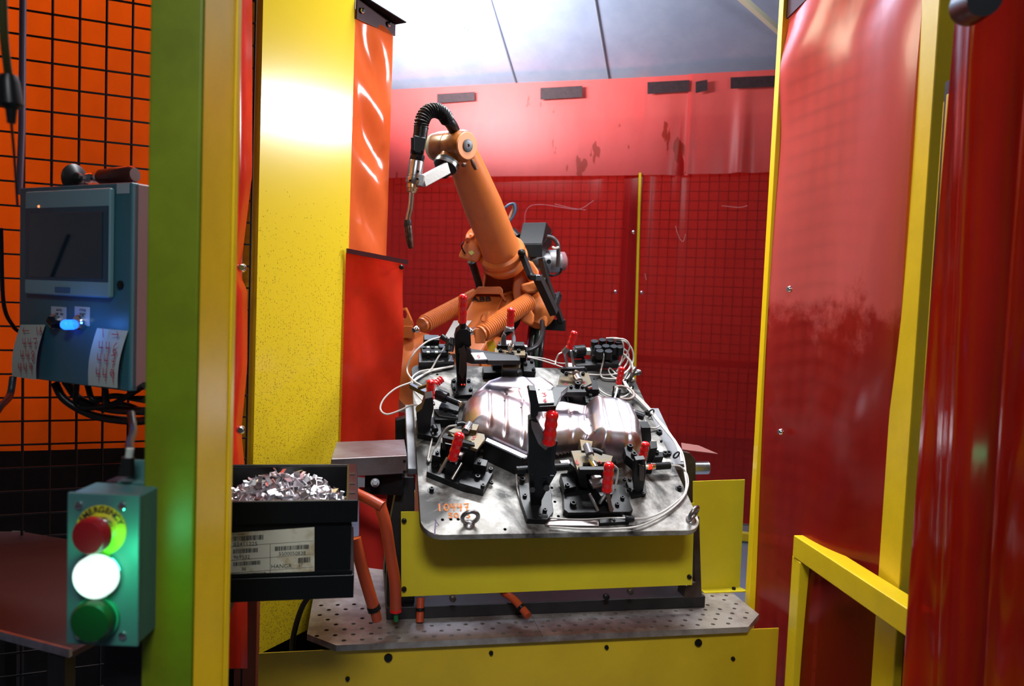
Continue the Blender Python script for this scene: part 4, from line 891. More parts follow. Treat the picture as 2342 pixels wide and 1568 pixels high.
fd_ = V((-.30, -.34, -.89)).normalized(); fc = P(1022, 374, 2.74); Mf = frame(fc, (1, 0, 0), fd_)
obj('tool_flange', MB().lathe([(.036, -.012), (.044, -.008), (.044, 0)], Mf, 40), mat('blue_black_flange', (.03, .04, .05), .35), rb)
obj('flange_ring', MB().lathe([(.0445, 0), (.0450, .012), (.043, .014)], Mf, 40), STL, rb)
obj('flange_underside', MB().lathe([(.042, .014), (.038, .022), (.03, .03), (.02, .05)], Mf, 30), BLK, rb)
# torch
to = thing('welding_torch', P(942, 567, 2.62), 'long silver and black welding torch clamped at the tip of the orange robot arm', 'torch')
arm_a, arm_b = P(1024, 384, 2.70), P(966, 415, 2.62)
obj('torch_bracket', MB().bar(arm_a, arm_b, .018, .040, (.1, 0, 1)), mat('bead_blasted_aluminium', (.52, .50, .47), .45, metal=.6, bump=.1, bscale=100), to, .003)
Yt = 2.60
def TP(x, y): return P(x, y, Yt)
def seg(nm, ps, rs, m, n=26): return obj(nm, MB().tube([TP(*p) for p in ps], rs, n), m, to)
sil = seg('torch_sleeve', [(953, 368), (952.5, 371), (948, 402), (947.9, 403), (947.3, 406), (947.2, 407), (945, 418), (944.5, 420)], [.0235, .0245, .0245, .0225, .0225, .0265, .0265, .025], STL)
for (x, y) in ((956, 392), (955, 409), (938, 413)): obj('sleeve_screw', MB().cyl(P(x, y, Yt-.018), P(x, y, Yt-.030), .004, n=10), BLK, sil)
obj('clamp_block', MB().bar(TP(964, 400), TP(960, 426), .032, .02, (1, 0, 0)), STL, to, .002)
seg('brass_nut', [(944, 420), (943.5, 424), (943, 430), (943, 431), (942, 438), (941.5, 441)], [.019, .020, .020, .017, .0165, .012], mat('pale_brass', (.55, .45, .30), .3, metal=1))
seg('torch_neck', [(941.5, 440), (940, 465), (938, 480), (934.5, 494), (933, 505)], [.0095, .0095, .010, .0095, .0095], CHR)
seg('neck_insulator', [(932.5, 503), (932.5, 515), (934, 518)], [.0125, .0135, .012], mat('burnt_black', (.03, .022, .02), .4))
seg('gas_nozzle', [(933.8, 516), (934, 522), (936, 545), (939, 562), (940, 568)], [.0125, .0130, .0128, .0095, .007], mat('heat_browned_copper', (.13, .075, .05), .35, metal=.6, col2=(.04, .025, .02), vscale=60))
seg('connector_nut', [(956, 353), (955.5, 356), (953, 366), (952.5, 369)], [.022, .0245, .0245, .022], BLP, 8)
cc = obj('connector_box', MB().bar(TP(960, 314), TP(953, 354), .050, .044, (1, .2, 0)), BLP, to, .006)
obj('connector_latch', MB().bar(P(945, 316, Yt-.03), P(945, 346, Yt-.03), .026, .012, (1, 0, 0)).cyl(P(966, 345, Yt-.02), P(966, 345, Yt-.035), .004, n=10), BLK, cc, .003)
seg('hose_cuff', [(964, 288), (963, 294), (962, 304), (960, 316)], [.0235, .0245, .0235, .024], RUB)
hp = cr([P(*p) for p in ((963, 292, 2.60), (966, 275, 2.60), (976, 258, 2.61), (993, 252, 2.63), (1012, 259, 2.66), (1024, 275, 2.69))], 10)
rs_ = []; L = 0
big = []
for a, b in zip(hp, hp[1:]):
    for q_ in range(4): big.append(a.lerp(b, q_/4))
big.append(hp[-1])
dd = 0; prev = big[0]; fine = []
for p in big:
    dd += (p-prev).length; prev = p; rs_.append(.0238+.0022*math.sin(dd*2*math.pi/.0085)*1.0)
obj('corrugated_hose', MB().tube(big, rs_, 20), RUB, to)
obj('cable_sleeve', MB().tube(cr([P(*p) for p in ((1020, 270, 2.685), (1034, 288, 2.72), (1043, 312, 2.78), (1050, 345, 2.90), (1075, 400, 3.05))]), .0205, 20), BLP, to)
# left motor
lm = obj('arm_motor', MB().slab(pts([(1072, 532), (1096, 540), (1110, 560), (1092, 600), (1086, 600), (1048, 590), (1049, 582)], 3.12), V((.02, .12, .02))), ORG, rb, .008)
obj('motor_can', MB().cyl(P(1092, 545, 3.16), P(1078, 532, 3.14), .032, n=26).cyl(P(1070, 548, 3.10), P(1070, 540, 3.12), .010), ORG, lm)
obj('motor_label', MB().slab(pts([(1071, 576), (1080, 572), (1085, 578), (1078, 584)], 3.112), V((0, .002, 0))), mat('yellow_green_label', (.6, .7, .2), .5), lm)
obj('motor_lead', MB().tube(cr([P(*p) for p in ((1060, 553, 3.1), (1056, 560, 3.09), (1058, 570, 3.09), (1064, 580, 3.1))]), .003, 8), BLK, lm)
obj('arm_cable', MB().tube(cr([P(*p) for p in ((1080, 598, 3.25), (1090, 630, 3.3), (1100, 668, 3.32))]), .016, 10).tube(cr([P(*p) for p in ((1074, 598, 3.25), (1086, 622, 3.3), (1096, 668, 3.32))]), .010, 10), RUB, rb)
obj('link_rod', MB().cyl(P(1150, 745, 3.3), P(1116, 790, 3.15), .016, n=14), ORG, rb)
obj('yellow_tag', MB().slab(pts([(1113, 782), (1130, 778), (1136, 800), (1118, 806)], 2.95), V((0, .004, 0))), mat('bright_yellow_tag', (.9, .62, .02), .4), rb)
# wire feeder on the arm
wf = thing('wire_feeder', P(1245, 615, 3.35), 'black boxed wire feeder with silver motor mounted behind the robot elbow', 'wire feeder')
bx = [P(*p) for p in ((1196, 509, 3.30), (1250, 508, 3.30), (1240, 557, 3.22), (1184, 557, 3.22))]
low = [P(*p) for p in ((1184, 557, 3.22), (1240, 557, 3.22), (1240, 584, 3.24), (1186, 580, 3.24))]
bxm = MB().slab(bx, V((.03, .12, -.02)))
obj('feeder_box', bxm, BLP, wf, .003)
bdy = [P(1184, 558, 3.22), P(1241, 558, 3.22), P(1263, 532, 3.40), P(1210, 530, 3.40)]
obj('feeder_housing', MB().slab(bdy, V((0, 0, -.055))), BLK, wf, .003)
ma, mb_ = P(1205, 598, 3.30), P(1268, 598, 3.34)
ALU = mat('cast_aluminium', (.36, .35, .36), .4, metal=.7, bump=.1, bscale=60)
obj('motor_body', MB().cyl(ma, mb_, .038, n=26), ALU, wf)
obj('motor_end', MB().lathe([(.046, 0), (.050, .006), (.050, .05), (.044, .055)], frame(mb_-V((.03, 0, 0)), (0, 0, 1), (mb_-ma)), 28), ALU, wf)
obj('clear_cover', MB().lathe([(.042, .055), (.042, .075), (.02, .088), (.005, .089)], frame(mb_-V((.03, 0, 0)), (0, 0, 1), (mb_-ma)), 24), mat('dusty_clear_cap', (.30, .14, .15), .2), wf)
obj('motor_port', MB().lathe([(.010, 0), (.010, .004)], frame(P(1255, 598, 3.275), (0, 0, 1), (.1, -1, 0)), 16), BLK, wf)
obj('feeder_lead', MB().tube(cr([P(*p) for p in ((1252, 541, 3.25), (1266, 545, 3.24), (1276, 560, 3.24), (1277, 585, 3.25), (1276, 610, 3.26))]), .009, 10), mat('grey_black_lead', (.05, .045, .05), .4), wf)
obj('feeder_lead', MB().tube(cr([P(*p) for p in ((1284, 612, 3.27), (1280, 624, 3.28), (1262, 630, 3.28), (1250, 622, 3.3))]), .005, 8), RUB, wf)
obj('white_tie', MB().tube(cr([P(*p) for p in ((1264, 565, 3.24), (1270, 568, 3.23), (1278, 565, 3.235))]), .006, 8), WHT, wf)
# cable loop
lp_ = thing('cable_loop', P(1155, 500, 3.3), 'coiled loop of blue and grey wires above the robot elbow', 'cable')
for i, (dx, m) in enumerate(((0, mat('blue_wire', (.03, .09, .17), .4)), (3, mat('slate_wire', (.07, .09, .13), .4)), (-2, mat('tan_wire', (.55, .32, .2), .5)), (5, RUB))):
    if i == 2: ps = [(1164, 500), (1170, 485), (1174, 474), (1172, 466)]
    else: ps = [(1146+dx, 500), (1148+dx, 482), (1162, 470-dx*.3), (1174+dx*.8, 466), (1177+dx*.6, 482), (1170, 500), (1158, 509+dx*.5), (1150, 505)]
    obj('wire_strand', MB().tube(cr([P(x, y, 3.30+i*.006) for x, y in ps]), .0045 if i != 2 else .006, 8), m, lp_)
obj('wire_gland', MB().cyl(P(1158, 512, 3.3), P(1170, 535, 3.3), .014, .02, 14).cyl(P(1170, 532, 3.3), P(1184, 545, 3.28), .025, .022, 14), BLP, lp_)
# black bracket frame at the elbow
kb = thing('cable_bracket', P(1260, 740, 3.3), 'black steel bracket frame and plate hanging right of the robot elbow', 'bracket')
def bb(a, b, w=.02, h=.035, nm='bracket_bar'): obj(nm, MB().bar(P(*a), P(*b), w, h, (.3, 1, .2)), DRK, kb, .001)
bb((1193, 578, 3.08), (1214, 632, 3.06)); bb((1230, 634, 3.08), (1268, 716, 3.12), .03, .05); bb((1214, 634, 3.05), (1232, 634, 3.05), .022, .03, 'bracket_clamp')
bb((1250, 640, 3.26), (1284, 735, 3.30)); bb((1236, 673, 3.3), (1282, 674, 3.32), .012); bb((1280, 674, 3.32), (1266, 714, 3.2), .012); bb((1252, 616, 3.3), (1244, 650, 3.24), .014); bb((1238, 590, 3.25), (1250, 640, 3.26), .022); bb((1244, 699, 3.3), (1266, 700, 3.3), .01)
obj('bracket_plate', MB().slab(pts([(1244, 729), (1294, 731), (1293, 757), (1240, 754)], 3.30), V((0, .02, 0))), BLK, kb, .002)
for (x, y) in ((1193, 578), (1215, 632)): obj('bracket_pin', MB().ball(P(x, y, 3.05), .016), BLK, kb)
obj('clamp_bolt', MB().box(P(1231, 635, 3.03), (.018, .012, .022)), CHR, kb, .001)
# hanging cable bundle
for i, (x, r_, m, nm_) in enumerate(((1205, .006, mat('magenta_cable', (.22, .01, .05), .4), 'thin dark magenta cable'), (1213, .013, RUB, 'thick black cable'), (1226, .013, mat('dark_green_cable', (.01, .03, .02), .4), 'dark green cable'), (1236, .012, RUB, 'black bundle cable'))):
    obj('hanging_cable', MB().tube(cr([P(x+8, 735, 3.25), P(x+4, 770, 3.2), P(x, 810, 3.15), P(x-2, 900, 3.15)]), r_, 10), m, None, 0, nm_+' hanging below the robot elbow', 'cable', 'cables under the elbow')
obj('hanging_cable', MB().tube(cr([P(1240, 735, 3.1), P(1240, 765, 2.98), P(1228, 790, 2.9), P(1205, 802, 2.85), P(1185, 800, 2.8)]), .010, 10), RUB, None, 0, 'black cable curving from the robot elbow towards the fixture', 'cable', 'cables under the elbow')
obj('hanging_cable', MB().tube(cr([P(1108, 730, 3.2), P(1130, 750, 3.2), P(1150, 765, 3.2), P(1180, 740, 3.2), P(1190, 700, 3.2)]), .013, 10), RUB, None, 0, 'black cable sagging between the springs of the robot', 'cable', 'cables under the elbow')
# ================================================================== WELDING FIXTURE
PLM, t_, b_ = nt('fixture_plate_steel')     # grimy machined plate: bright scuffed metal under patchy weld soot and oil
N_, L_ = t_.nodes, t_.links
tc = N_.new('ShaderNodeTexCoord')
def noise(sc, det, ro=.6, dist=0):
    n = N_.new('ShaderNodeTexNoise'); n.inputs['Scale'].default_value = sc; n.inputs['Detail'].default_value = det; n.inputs['Roughness'].default_value = ro; n.inputs['Distortion'].default_value = dist
    L_.new(tc.outputs['Object'], n.inputs['Vector']); return n
def bias(src, k, off):
    sp = N_.new('ShaderNodeSeparateXYZ'); L_.new(tc.outputs['Object'], sp.inputs[0]); a = N_.new('ShaderNodeMath'); a.operation = 'MULTIPLY_ADD'; a.inputs[1].default_value = k; L_.new(sp.outputs['Z'], a.inputs[0]); a.inputs[2].default_value = off
    c = N_.new('ShaderNodeMath'); c.operation = 'ADD'; L_.new(src, c.inputs[0]); L_.new(a.outputs[0], c.inputs[1]); return c.outputs[0]
def ramp(src, a, b, ca, cb):
    r = N_.new('ShaderNodeValToRGB'); r.color_ramp.elements[0].position = a; r.color_ramp.elements[1].position = b
    r.color_ramp.elements[0].color = (*ca, 1); r.color_ramp.elements[1].color = (*cb, 1); L_.new(src, r.inputs['Fac']); return r
n1, n2 = noise(5.5, 8, .62, .8), noise(16, 7, .72)
rA = ramp(bias(n1.outputs['Fac'], -.42, 0.0), .42, .60, (.028, .025, .022), (.46, .445, .42))
rB = ramp(n2.outputs['Fac'], .38, .60, (.35, .32, .28), (1, 1, 1))
mm = N_.new('ShaderNodeMix'); mm.data_type = 'RGBA'; mm.blend_type = 'MULTIPLY'; mm.inputs[0].default_value = .8
L_.new(rA.outputs[0], mm.inputs[6]); L_.new(rB.outputs[0], mm.inputs[7]); L_.new(mm.outputs[2], b_.inputs['Base Color'])
b_.inputs['Metallic'].default_value = .2; b_.inputs['Specular IOR Level'].default_value = .35
rR = N_.new('ShaderNodeMapRange'); rR.inputs['To Min'].default_value = .42; rR.inputs['To Max'].default_value = .7; L_.new(n2.outputs['Fac'], rR.inputs['Value']); L_.new(rR.outputs[0], b_.inputs['Roughness'])
fx = thing('welding_fixture', FP(FWD/2, FLN/2, -.03), 'large tilted steel fixture plate with rounded corners, smeared with soot and chalk writing', 'fixture')
def rrect(x0, y0, x1, y1, rr, n=8):
    o = []
    for cx, cy, a0, r_ in ((x1-rr[1], y0+rr[1], -90, rr[1]), (x1-rr[2], y1-rr[2], 0, rr[2]), (x0+rr[3], y1-rr[3], 90, rr[3]), (x0+rr[0], y0+rr[0], 180, rr[0])):
        for i in range(n+1): a = R(a0+90*i/n); o.append((cx+r_*math.cos(a), cy+r_*math.sin(a)))
    return o
MF = frame(FO, FU, FN)
fp = obj('fixture_plate', MB().prism(rrect(0, 0, FWD, FLN, (.055, .045, .03, .03)), -.018, 0, MF), PLM, fx, .0015)
u0_, v0_ = uv(1497, 938, -.04); u1_, v1_ = uv(1580, 1067, -.04); v2_ = uv(940, 1078, -.04)[1]
obj('cross_plate', MB().prism([(-.022, v2_), (FWD+.055, v1_), (FWD+.055, v0_), (-.022, v0_)], -.052, -.030, MF), mat('cross_plate_steel', (.20, .20, .215), .5, metal=.3, var=.3, vscale=9), fx, .002)
obj('under_frame', MB().prism([(.12, .12), (FWD-.12, .12), (FWD-.12, .6), (.12, .6)], -.10, -.02, MF), DRK, fx)
holes = MB(); 
for (x, y) in ((1031, 1187), (1012, 1188), (1262, 1115), (1269, 1147), (1277, 1180), (1000, 856), (1155, 1210), (1048, 1187)):
    holes.lathe([(.0042, -.0002), (.0042, .0004)], frame(Q(x, y), FU, FN), 12)
obj('tapped_hole', holes, mat('deep_black', (.003, .003, .003), 1, spec=0), fx)
ch = MB(); CHK = mat('orange_chalk', (.62, .20, .05), .8)
M = FM(1000, 1168, .0004); scrawl(ch, '10447', M, .024, .013, .0042); M = FM(1026, 1184, .0004); scrawl(ch, '50 5', M, .016, .011, .0036)
obj('chalk_numbers', ch, CHK, fx, smooth=False)
ch = MB(); pu = lambda l, lw=.0018: [ch._f(ch._v([Q(*a, .0007)-FU*lw, Q(*a, .0007)+FU*lw, Q(*b, .0007)+FU*lw, Q(*b, .0007)-FU*lw])) for a, b in zip(l, l[1:])]
pu([(997, 1186), (994, 1222)]); pu([(994, 1187), (1004, 1200), (996, 1204)], .001); pu([(1000, 1150), (1006, 1165), (1014, 1150), (1024, 1160)], .0008)
obj('marker_lines', ch, mat('purple_marker', (.08, .04, .09), .7), fx, smooth=False)
for (x, y) in ((987, 1121), (1476, 1243-8), (1553, 1118), (1507, 990), (1520, 1040), (1479, 945)):
    if y < 1200:
        c_ = Q(x, y)
        if 0 < uv(x, y)[0] < FWD: obj('cap_screw', MB().screw(frame(c_, FU, FN), .0085 if x in (1507, 1520) else .006, .010).lathe([(.011, 0), (.011, .001)], frame(c_, FU, FN), 16), BLK, fx)
# ---- data driven clamp units
def ang(p, q): a, b = uv(*p), uv(*q); return math.degrees(math.atan2(b[1]-a[1], b[0]-a[0]))
def unit(name, label, cat, x, y, items, group=None, a=0):
    t = thing(name, Q(x, y), label, cat, group)
    for it in items:
        k = it[0]
        if k == 'b':
            _, nm, m, px, py, w, du, dv, h = it[:9]; aa = it[9] if len(it) > 9 else a
            Mm = FM(px, py, w, aa); obj(nm, MB().box((0, 0, h/2), (du, dv, h), Mm), m, t, min(.0015, h/4))
        elif k == 's':
            r_ = it[4] if len(it) > 4 else .0058
            obj('cap_screw', MB().screw(FM(it[1], it[2], it[3]), r_, r_*1.35), BLK, t)
        elif k == 'g':
            _, x0, y0, w0, x1, y1, w1, r_ = it[:8]; p0, p1 = Q(x0, y0, w0), Q(x1, y1, w1); d = p1-p0; L = d.length; n = 36; side = it[8] if len(it) > 8 else 0
            pr = []; pp = []
            for i in range(n+1):
                s_ = i/n; e_ = 1
                if s_ > .88: e_ = math.sqrt(max(.03, 1-((s_-.88)/.12)**2))
                if s_ < .04: e_ = .82+4.5*s_
                wv = .055*math.sin(s_*2*math.pi*3.6+.6) if s_ < .88 else .0
                pr.append(r_*e_*(1+wv)); pp.append(p0+d*s_)
            obj('red_grip', MB().tube(pp, pr, 20), RED, t)
        elif k == 't': obj(it[1], MB().tube(cr([Q(*p) for p in it[3]], 6), it[4], 10), it[2], t)
        elif k == 'c': obj(it[1], MB().cyl(Q(*it[3]), Q(*it[4]), it[5], it[6] if len(it) > 6 else None, 20), it[2], t, .0008)
        elif k == 'l': obj(it[1], MB().bar(Q(*it[3]), Q(*it[4]), it[5], it[6], FN), it[2], t, .001)
        elif k == 'p': obj(it[1], MB().slab([Q(px, py, it[4]) for px, py in it[3]], -FN*it[5]), it[2], t, .0012)
        elif k == 'v':
            _, nm, m, pl, an, th = it[:6]; A0 = Q(*an); obj(nm, MB().slab([PL(px, py, A0, FB) for px, py in pl], FB*th), m, t, .0012)
        elif k == 'w':    # scrawled number on a surface: px, py, w, text, h
            mb = MB(); scrawl(mb, it[4], FM(it[1], it[2], it[3]+.0006, a), it[5], it[5]*.6, .0022); obj('painted_number', mb, INK, t, smooth=False)
    return t
# pushed clamp, lower left
an = ang((978, 1092), (1105, 1138))
unit('toggle_clamp', 'push clamp with fat red grip at the front left of the fixture', 'clamp', 1045, 1100, [
    ('p', 'base_block', BLK, [(978, 1064), (1030, 1070), (1127, 1083), (1106, 1122), (1060, 1112), (976, 1078)], .020, .020),
    ('p', 'base_step', BLK, [(1050, 1098), (1065, 1086), (1124, 1076), (1128, 1080), (1106, 1120), (1050, 1104)], .026, .02),
    ('p', 'side_block', BLK, [(1082, 1060), (1112, 1066), (1116, 1052), (1092, 1045)], .055, .035),
    ('p', 'side_block', BLK, [(988, 1040), (1008, 1045), (1006, 1026), (994, 1024)], .055, .04),
    ('p', 'riser_block', BLK, [(1008, 1012), (1088, 1030), (1098, 1000), (1030, 982)], .080, .075),
    ('p', 'zinc_plate', ZNC, [(1024, 985), (1038, 978), (1108, 992), (1110, 1002), (1092, 1027), (1076, 1022), (1078, 1008), (1040, 1001)], .092, .010),
    ('p', 'rear_block', ZNC, [(1065, 965), (1096, 970), (1090, 984), (1060, 980)], .105, .03),
    ('v', 'stop_bracket', BLK, [(1012, 1000), (1086, 1018), (1088, 1045), (1080, 1043), (1078, 1026), (1018, 1012), (1020, 1030), (1012, 1028)], (1050, 1060, .03), .012),
    ('b', 'slide_body', BLP, 1040, 1068, .02, .030, .070, .045, an),
    ('b', 'slide_cap', GAL, 1048, 1042, .058, .028, .022, .012, an),
    ('b', 'slide_cap', GAL, 1057, 1030, .060, .026, .012, .016, an),
    ('g', 1034, 1052, .075, 1053, 988, .150, .0135),
    ('c', 'link_bar', STL, (1024, 1046, .070), (1003, 1084, .035), .0042), ('c', 'link_bar', STL, (1056, 1058, .060), (1034, 1096, .03), .0042),
    ('c', 'link_bar', CHR, (1033, 1052, .070), (1020, 1070, .03), .004), ('c', 'link_bar', CHR, (1034, 1052, .070), (1044, 1070, .03), .004),
    ('c', 'sensor_body', mat('sensor_grey', (.10, .09, .10), .4), (1074, 968, .112), (1066, 984, .112), .009), ('c', 'sensor_nut', CHR, (1068, 978, .112), (1064, 986, .112), .0105),
    ('t', 'sensor_plug', BLP, [(1045, 970, .112), (1058, 968, .112), (1068, 972, .112)], .006),
    ('s', 995, 1068, .02, .0075), ('s', 1092, 1093, .026, .0075), ('s', 1122, 1075, .026), ('s', 1104, 1112, .026), ('s', 1096, 1058, .055, .005), ('s', 1000, 1036, .055, .005), ('s', 1068, 1118, .012, .005), ('s', 1124, 1105, .006, .005),
    ('w', 1078, 1003, .0925, '5', .014)], a=an)
# pushed clamp, lower centre
unit('toggle_clamp', 'push clamp with ribbed red grip at the front centre right of the fixture', 'clamp', 1360, 1160, [
    ('p', 'base_block', BLK, [(1288, 1120), (1300, 1100), (1425, 1108), (1448, 1165), (1440, 1170), (1300, 1172), (1290, 1164)], .022, .022),
    ('p', 'base_step', BLK, [(1282, 1082), (1312, 1080), (1318, 1112), (1292, 1118)], .040, .03),
    ('p', 'riser_block', BLK, [(1302, 1058), (1322, 1076), (1388, 1074), (1402, 1050), (1318, 1046)], .075, .07),
    ('p', 'zinc_plate', ZNC, [(1306, 1030), (1340, 1028), (1402, 1042), (1398, 1056), (1334, 1058), (1332, 1078), (1322, 1078)], .085, .010),
    ('p', 'rear_block', ZNC, [(1326, 1004), (1356, 1008), (1352, 1030), (1330, 1030)], .09, .03),
    ('v', 'stop_bracket', BLK, [(1322, 1086), (1326, 1074), (1392, 1074), (1402, 1082), (1402, 1090), (1340, 1084), (1346, 1118), (1326, 1112)], (1360, 1120, .03), .014),
    ('b', 'slide_body', BLP, 1366, 1128, .022, .036, .085, .035, 12), ('b', 'slide_cap', GAL, 1362, 1108, .055, .030, .030, .008, 12), ('b', 'slide_cap', GAL, 1362, 1095, .062, .028, .012, .010, 12),
    ('b', 'top_block', GAL, 1292, 1066, .05, .028, .022, .014),
    ('g', 1388, 1124, .085, 1394, 1056, .165, .0135),
    ('c', 'link_bar', STL, (1348, 1128, .06), (1368, 1168, .03), .0042), ('c', 'link_bar', STL, (1388, 1124, .085), (1372, 1150, .04), .0045), ('c', 'link_bar', mat('brown_link', (.16, .11, .09), .4, metal=.7), (1389, 1126, .085), (1398, 1168, .03), .0055),
    ('c', 'link_bar', CHR, (1382, 1136, .04), (1402, 1166, .03), .004),
    ('c', 'plunger_spring', CHR, (1352, 1052, .095), (1362, 1070, .095), .009), ('c', 'sensor_body', mat('sensor_grey', (0, 0, 0)), (1342, 1018, .11), (1350, 1040, .11), .011), ('c', 'sensor_tip', PAP, (1350, 1040, .11), (1356, 1054, .10), .0065),
    ('t', 'sensor_plug', BLP, [(1350, 1028, .11), (1364, 1030, .11), (1378, 1036, .11)], .007),
    ('s', 1310, 1155, .022, .0085), ('s', 1423, 1140, .022), ('s', 1411, 1155, .022), ('s', 1439, 1170, .010), ('s', 1297, 1112, .04, .0065),
    ('w', 1318, 1062, .086, '6', .018), ('w', 1372, 1060, .086, '5', .010)], a=8)
unit('cable_block', 'black cable clamp strip with two plugs lying along the front edge of the fixture', 'bracket', 1400, 1190, [
    ('p', 'strip', BLK, [(1370, 1186), (1438, 1182), (1440, 1192), (1372, 1196)], .012, .012),
    ('c', 'plug', BLP, (1430, 1184, .016), (1450, 1186, .016), .007), ('s', 1404, 1190, .010, .004)])
# tall centre clamp
WTG = (PL(1240, 928, Q(1222, 1156, .01), FB)-FO).dot(FN)
unit('vertical_clamp', 'tallest black clamp standing at the front centre with a long red grip', 'clamp', 1232, 1180, [
    ('p', 'foot_plate', BLK, [(1186, 1105), (1258, 1100), (1266, 1170), (1252, 1188), (1206, 1186), (1190, 1140)], .018, .018),
    ('v', 'body_plate', BLK, [(1210, 960), (1226, 955), (1240, 985), (1262, 1012), (1260, 1060), (1262, 1080), (1240, 1110), (1238, 1172), (1216, 1172), (1208, 1060)], (1225, 1160, .01), .020),
    ('v', 'lever_plate', BLP, [(1244, 1005), (1276, 1010), (1268, 1060), (1274, 1080), (1252, 1118), (1236, 1150), (1226, 1130), (1232, 1060)], (1240, 1158, .01), .010),
    ('v', 'steel_link', GAL, [(1214, 962), (1230, 968), (1248, 1000), (1256, 1022), (1248, 1030), (1232, 1016), (1216, 980)], (1228, 1162, .01), .003),
    ('v', 'steel_link', STL, [(1262, 1008), (1267, 1022), (1268, 1032), (1262, 1032)], (1228, 1158, .01), .003),
    ('v', 'clamp_head', BLK, [(1208, 895), (1212, 892), (1226, 893), (1234, 930), (1230, 950), (1222, 956), (1214, 952), (1213, 925)], (1222, 1160, .01), .022),
    ('p', 'head_arm', BLK, [(1226, 892), (1262, 892), (1268, 884), (1300, 884), (1284, 898), (1284, 904), (1278, 914), (1272, 928), (1232, 930)], WTG-.005, .016),
    ('c', 'pivot_pin', BLP, (1238, 1082, .12), (1256, 1082, .12), .013), ('c', 'pivot_nut', CHR, (1256, 1082, .12), (1266, 1082, .12), .008),
    ('c', 'side_rod', BLK, (1180, 1075, .12), (1300, 1066, .12), .010),
    ('c', 'body_bolt', BLK, (1216, 1080, .13), (1216, 1080, .10), .007), ('c', 'body_bolt', BLK, (1218, 1120, .09), (1218, 1120, .06), .007), ('c', 'body_bolt', BLK, (1250, 1116, .09), (1250, 1116, .07), .008),
    ('g', 1255, 1016, .235, 1264, 938, .325, .0155),
    ('s', 1194, 1100, .018, .008), ('s', 1246, 1168, .018), ('s', 1200, 1135, .018), ('s', 1238, 990, .22, .006), ('s', 1242, 1008, .20, .006)])
tg = unit('number_tag', 'aluminium tag with red painted numbers on the black centre clamp head', 'tag', 1246, 930, [
    ('p', 'tag_plate', mat('brushed_tag', (.58, .57, .58), .4, metal=.5, var=.2, vscale=40), [(1226, 892), (1263, 892), (1268, 920), (1231, 922)], WTG, .004)])
ink = MB(); M = FM(1240, 906, WTG+.0006); scrawl(ink, '3', M, .014, .013, .003); scrawl(ink, '6', FM(1242, 919, WTG+.0006), .013, .012, .003)
obj('painted_number', ink, INK, tg, smooth=False)
# tall rear clamp
unit('vertical_clamp', 'tall black clamp near the rear left edge with a red grip pointing up', 'clamp', 1062, 905, [
    ('p', 'foot_plate', BLK, [(1032, 868), (1042, 862), (1072, 866), (1082, 880), (1080, 902), (1040, 904)], .015, .015),
    ('v', 'body_plate', BLK, [(1040, 775), (1044, 760), (1052, 753), (1068, 753), (1076, 760), (1078, 790), (1066, 800), (1068, 840), (1066, 880), (1046, 880), (1043, 830)], (1058, 885, .01), .026),
    ('v', 'front_link', mat('greasy_brown_link', (.06, .045, .04), .35, metal=.6), [(1052, 800), (1062, 790), (1068, 810), (1066, 850), (1058, 868), (1050, 855)], (1058, 890, .01), .006),
    ('v', 'head_arm', mat('greasy_dark_arm', (.02, .017, .02), .35, metal=.4), [(1066, 795), (1074, 798), (1078, 806), (1190, 822), (1190, 834), (1078, 832), (1066, 828)], (1062, 890, .01), .022),
    ('c', 'pivot_pin', BLP, (1050, 770, .19), (1070, 770, .19), .010), ('c', 'pivot_pin', BLP, (1048, 800, .15), (1062, 800, .15), .009),
    ('c', 'grip_stem', BLK, (1059, 764, .20), (1058, 735, .24), .010), ('g', 1057, 738, .235, 1059, 672, .325, .0125),
    ('s', 1038, 872, .015), ('s', 1072, 872, .015), ('s', 1038, 890, .015), ('s', 1076, 892, .015), ('s', 1044, 903, .008, .008),
    ('c', 'red_led', mat('red_led', (.6, .02, .01), .3, emit=(1, .03, .01), es=1.2), (1056, 878, .03), (1056, 880, .03), .002), ('c', 'red_led', MATS['red_led'], (1062, 878, .03), (1062, 880, .03), .002)])
tg = unit('number_tag', 'small steel tag with a faded red number on the long rear clamp arm', 'tag', 1096, 815, [
    ('p', 'tag_plate', mat('dull_tag', (.22, .22, .23), .45, metal=.5), [(1076, 806), (1106, 805), (1115, 821), (1086, 822)], .155, .005), ('w', 1092, 818, .1555, '5', .014)])
bar_ = unit('hold_down_bar', 'long black steel bar with a pad pressing on the back of the shield', 'clamp arm', 1160, 860, [
    ('p', 'bar', BLP, [(1106, 806), (1180, 812), (1190, 824), (1116, 824)], .150, .016),
    ('v', 'pad_holder', BLK, [(1150, 834), (1190, 834), (1184, 846), (1180, 878), (1172, 882), (1148, 872), (1149, 850)], (1165, 878, .02), .020),
    ('p', 'pad_cap', ZNC, [(1150, 832), (1190, 832), (1190, 840), (1150, 840)], .105, .006),
    ('v', 'pad', mat('shiny_brass_pad', (.45, .36, .22), .25, metal=.9), [(1158, 862), (1176, 862), (1176, 876), (1160, 874)], (1165, 880, .02), .012)])
unit('support_block', 'black stepped support block behind the shield at the rear centre', 'block', 1150, 850, [
    ('p', 'block_body', BLK, [(1104, 838), (1150, 836), (1152, 852), (1106, 852)], .025, .025),
    ('p', 'block_body', BLK, [(1196, 822), (1222, 826), (1226, 850), (1198, 848)], .03, .03), ('b', 'block_body', BLK, 1135, 852, 0, .035, .03, .04),
    ('s', 1216, 828, .03), ('s', 1220, 846, .03), ('s', 1202, 834, .03), ('c', 'block_screw', BLP, (1190, 851, .03), (1180, 855, .03), .01)])
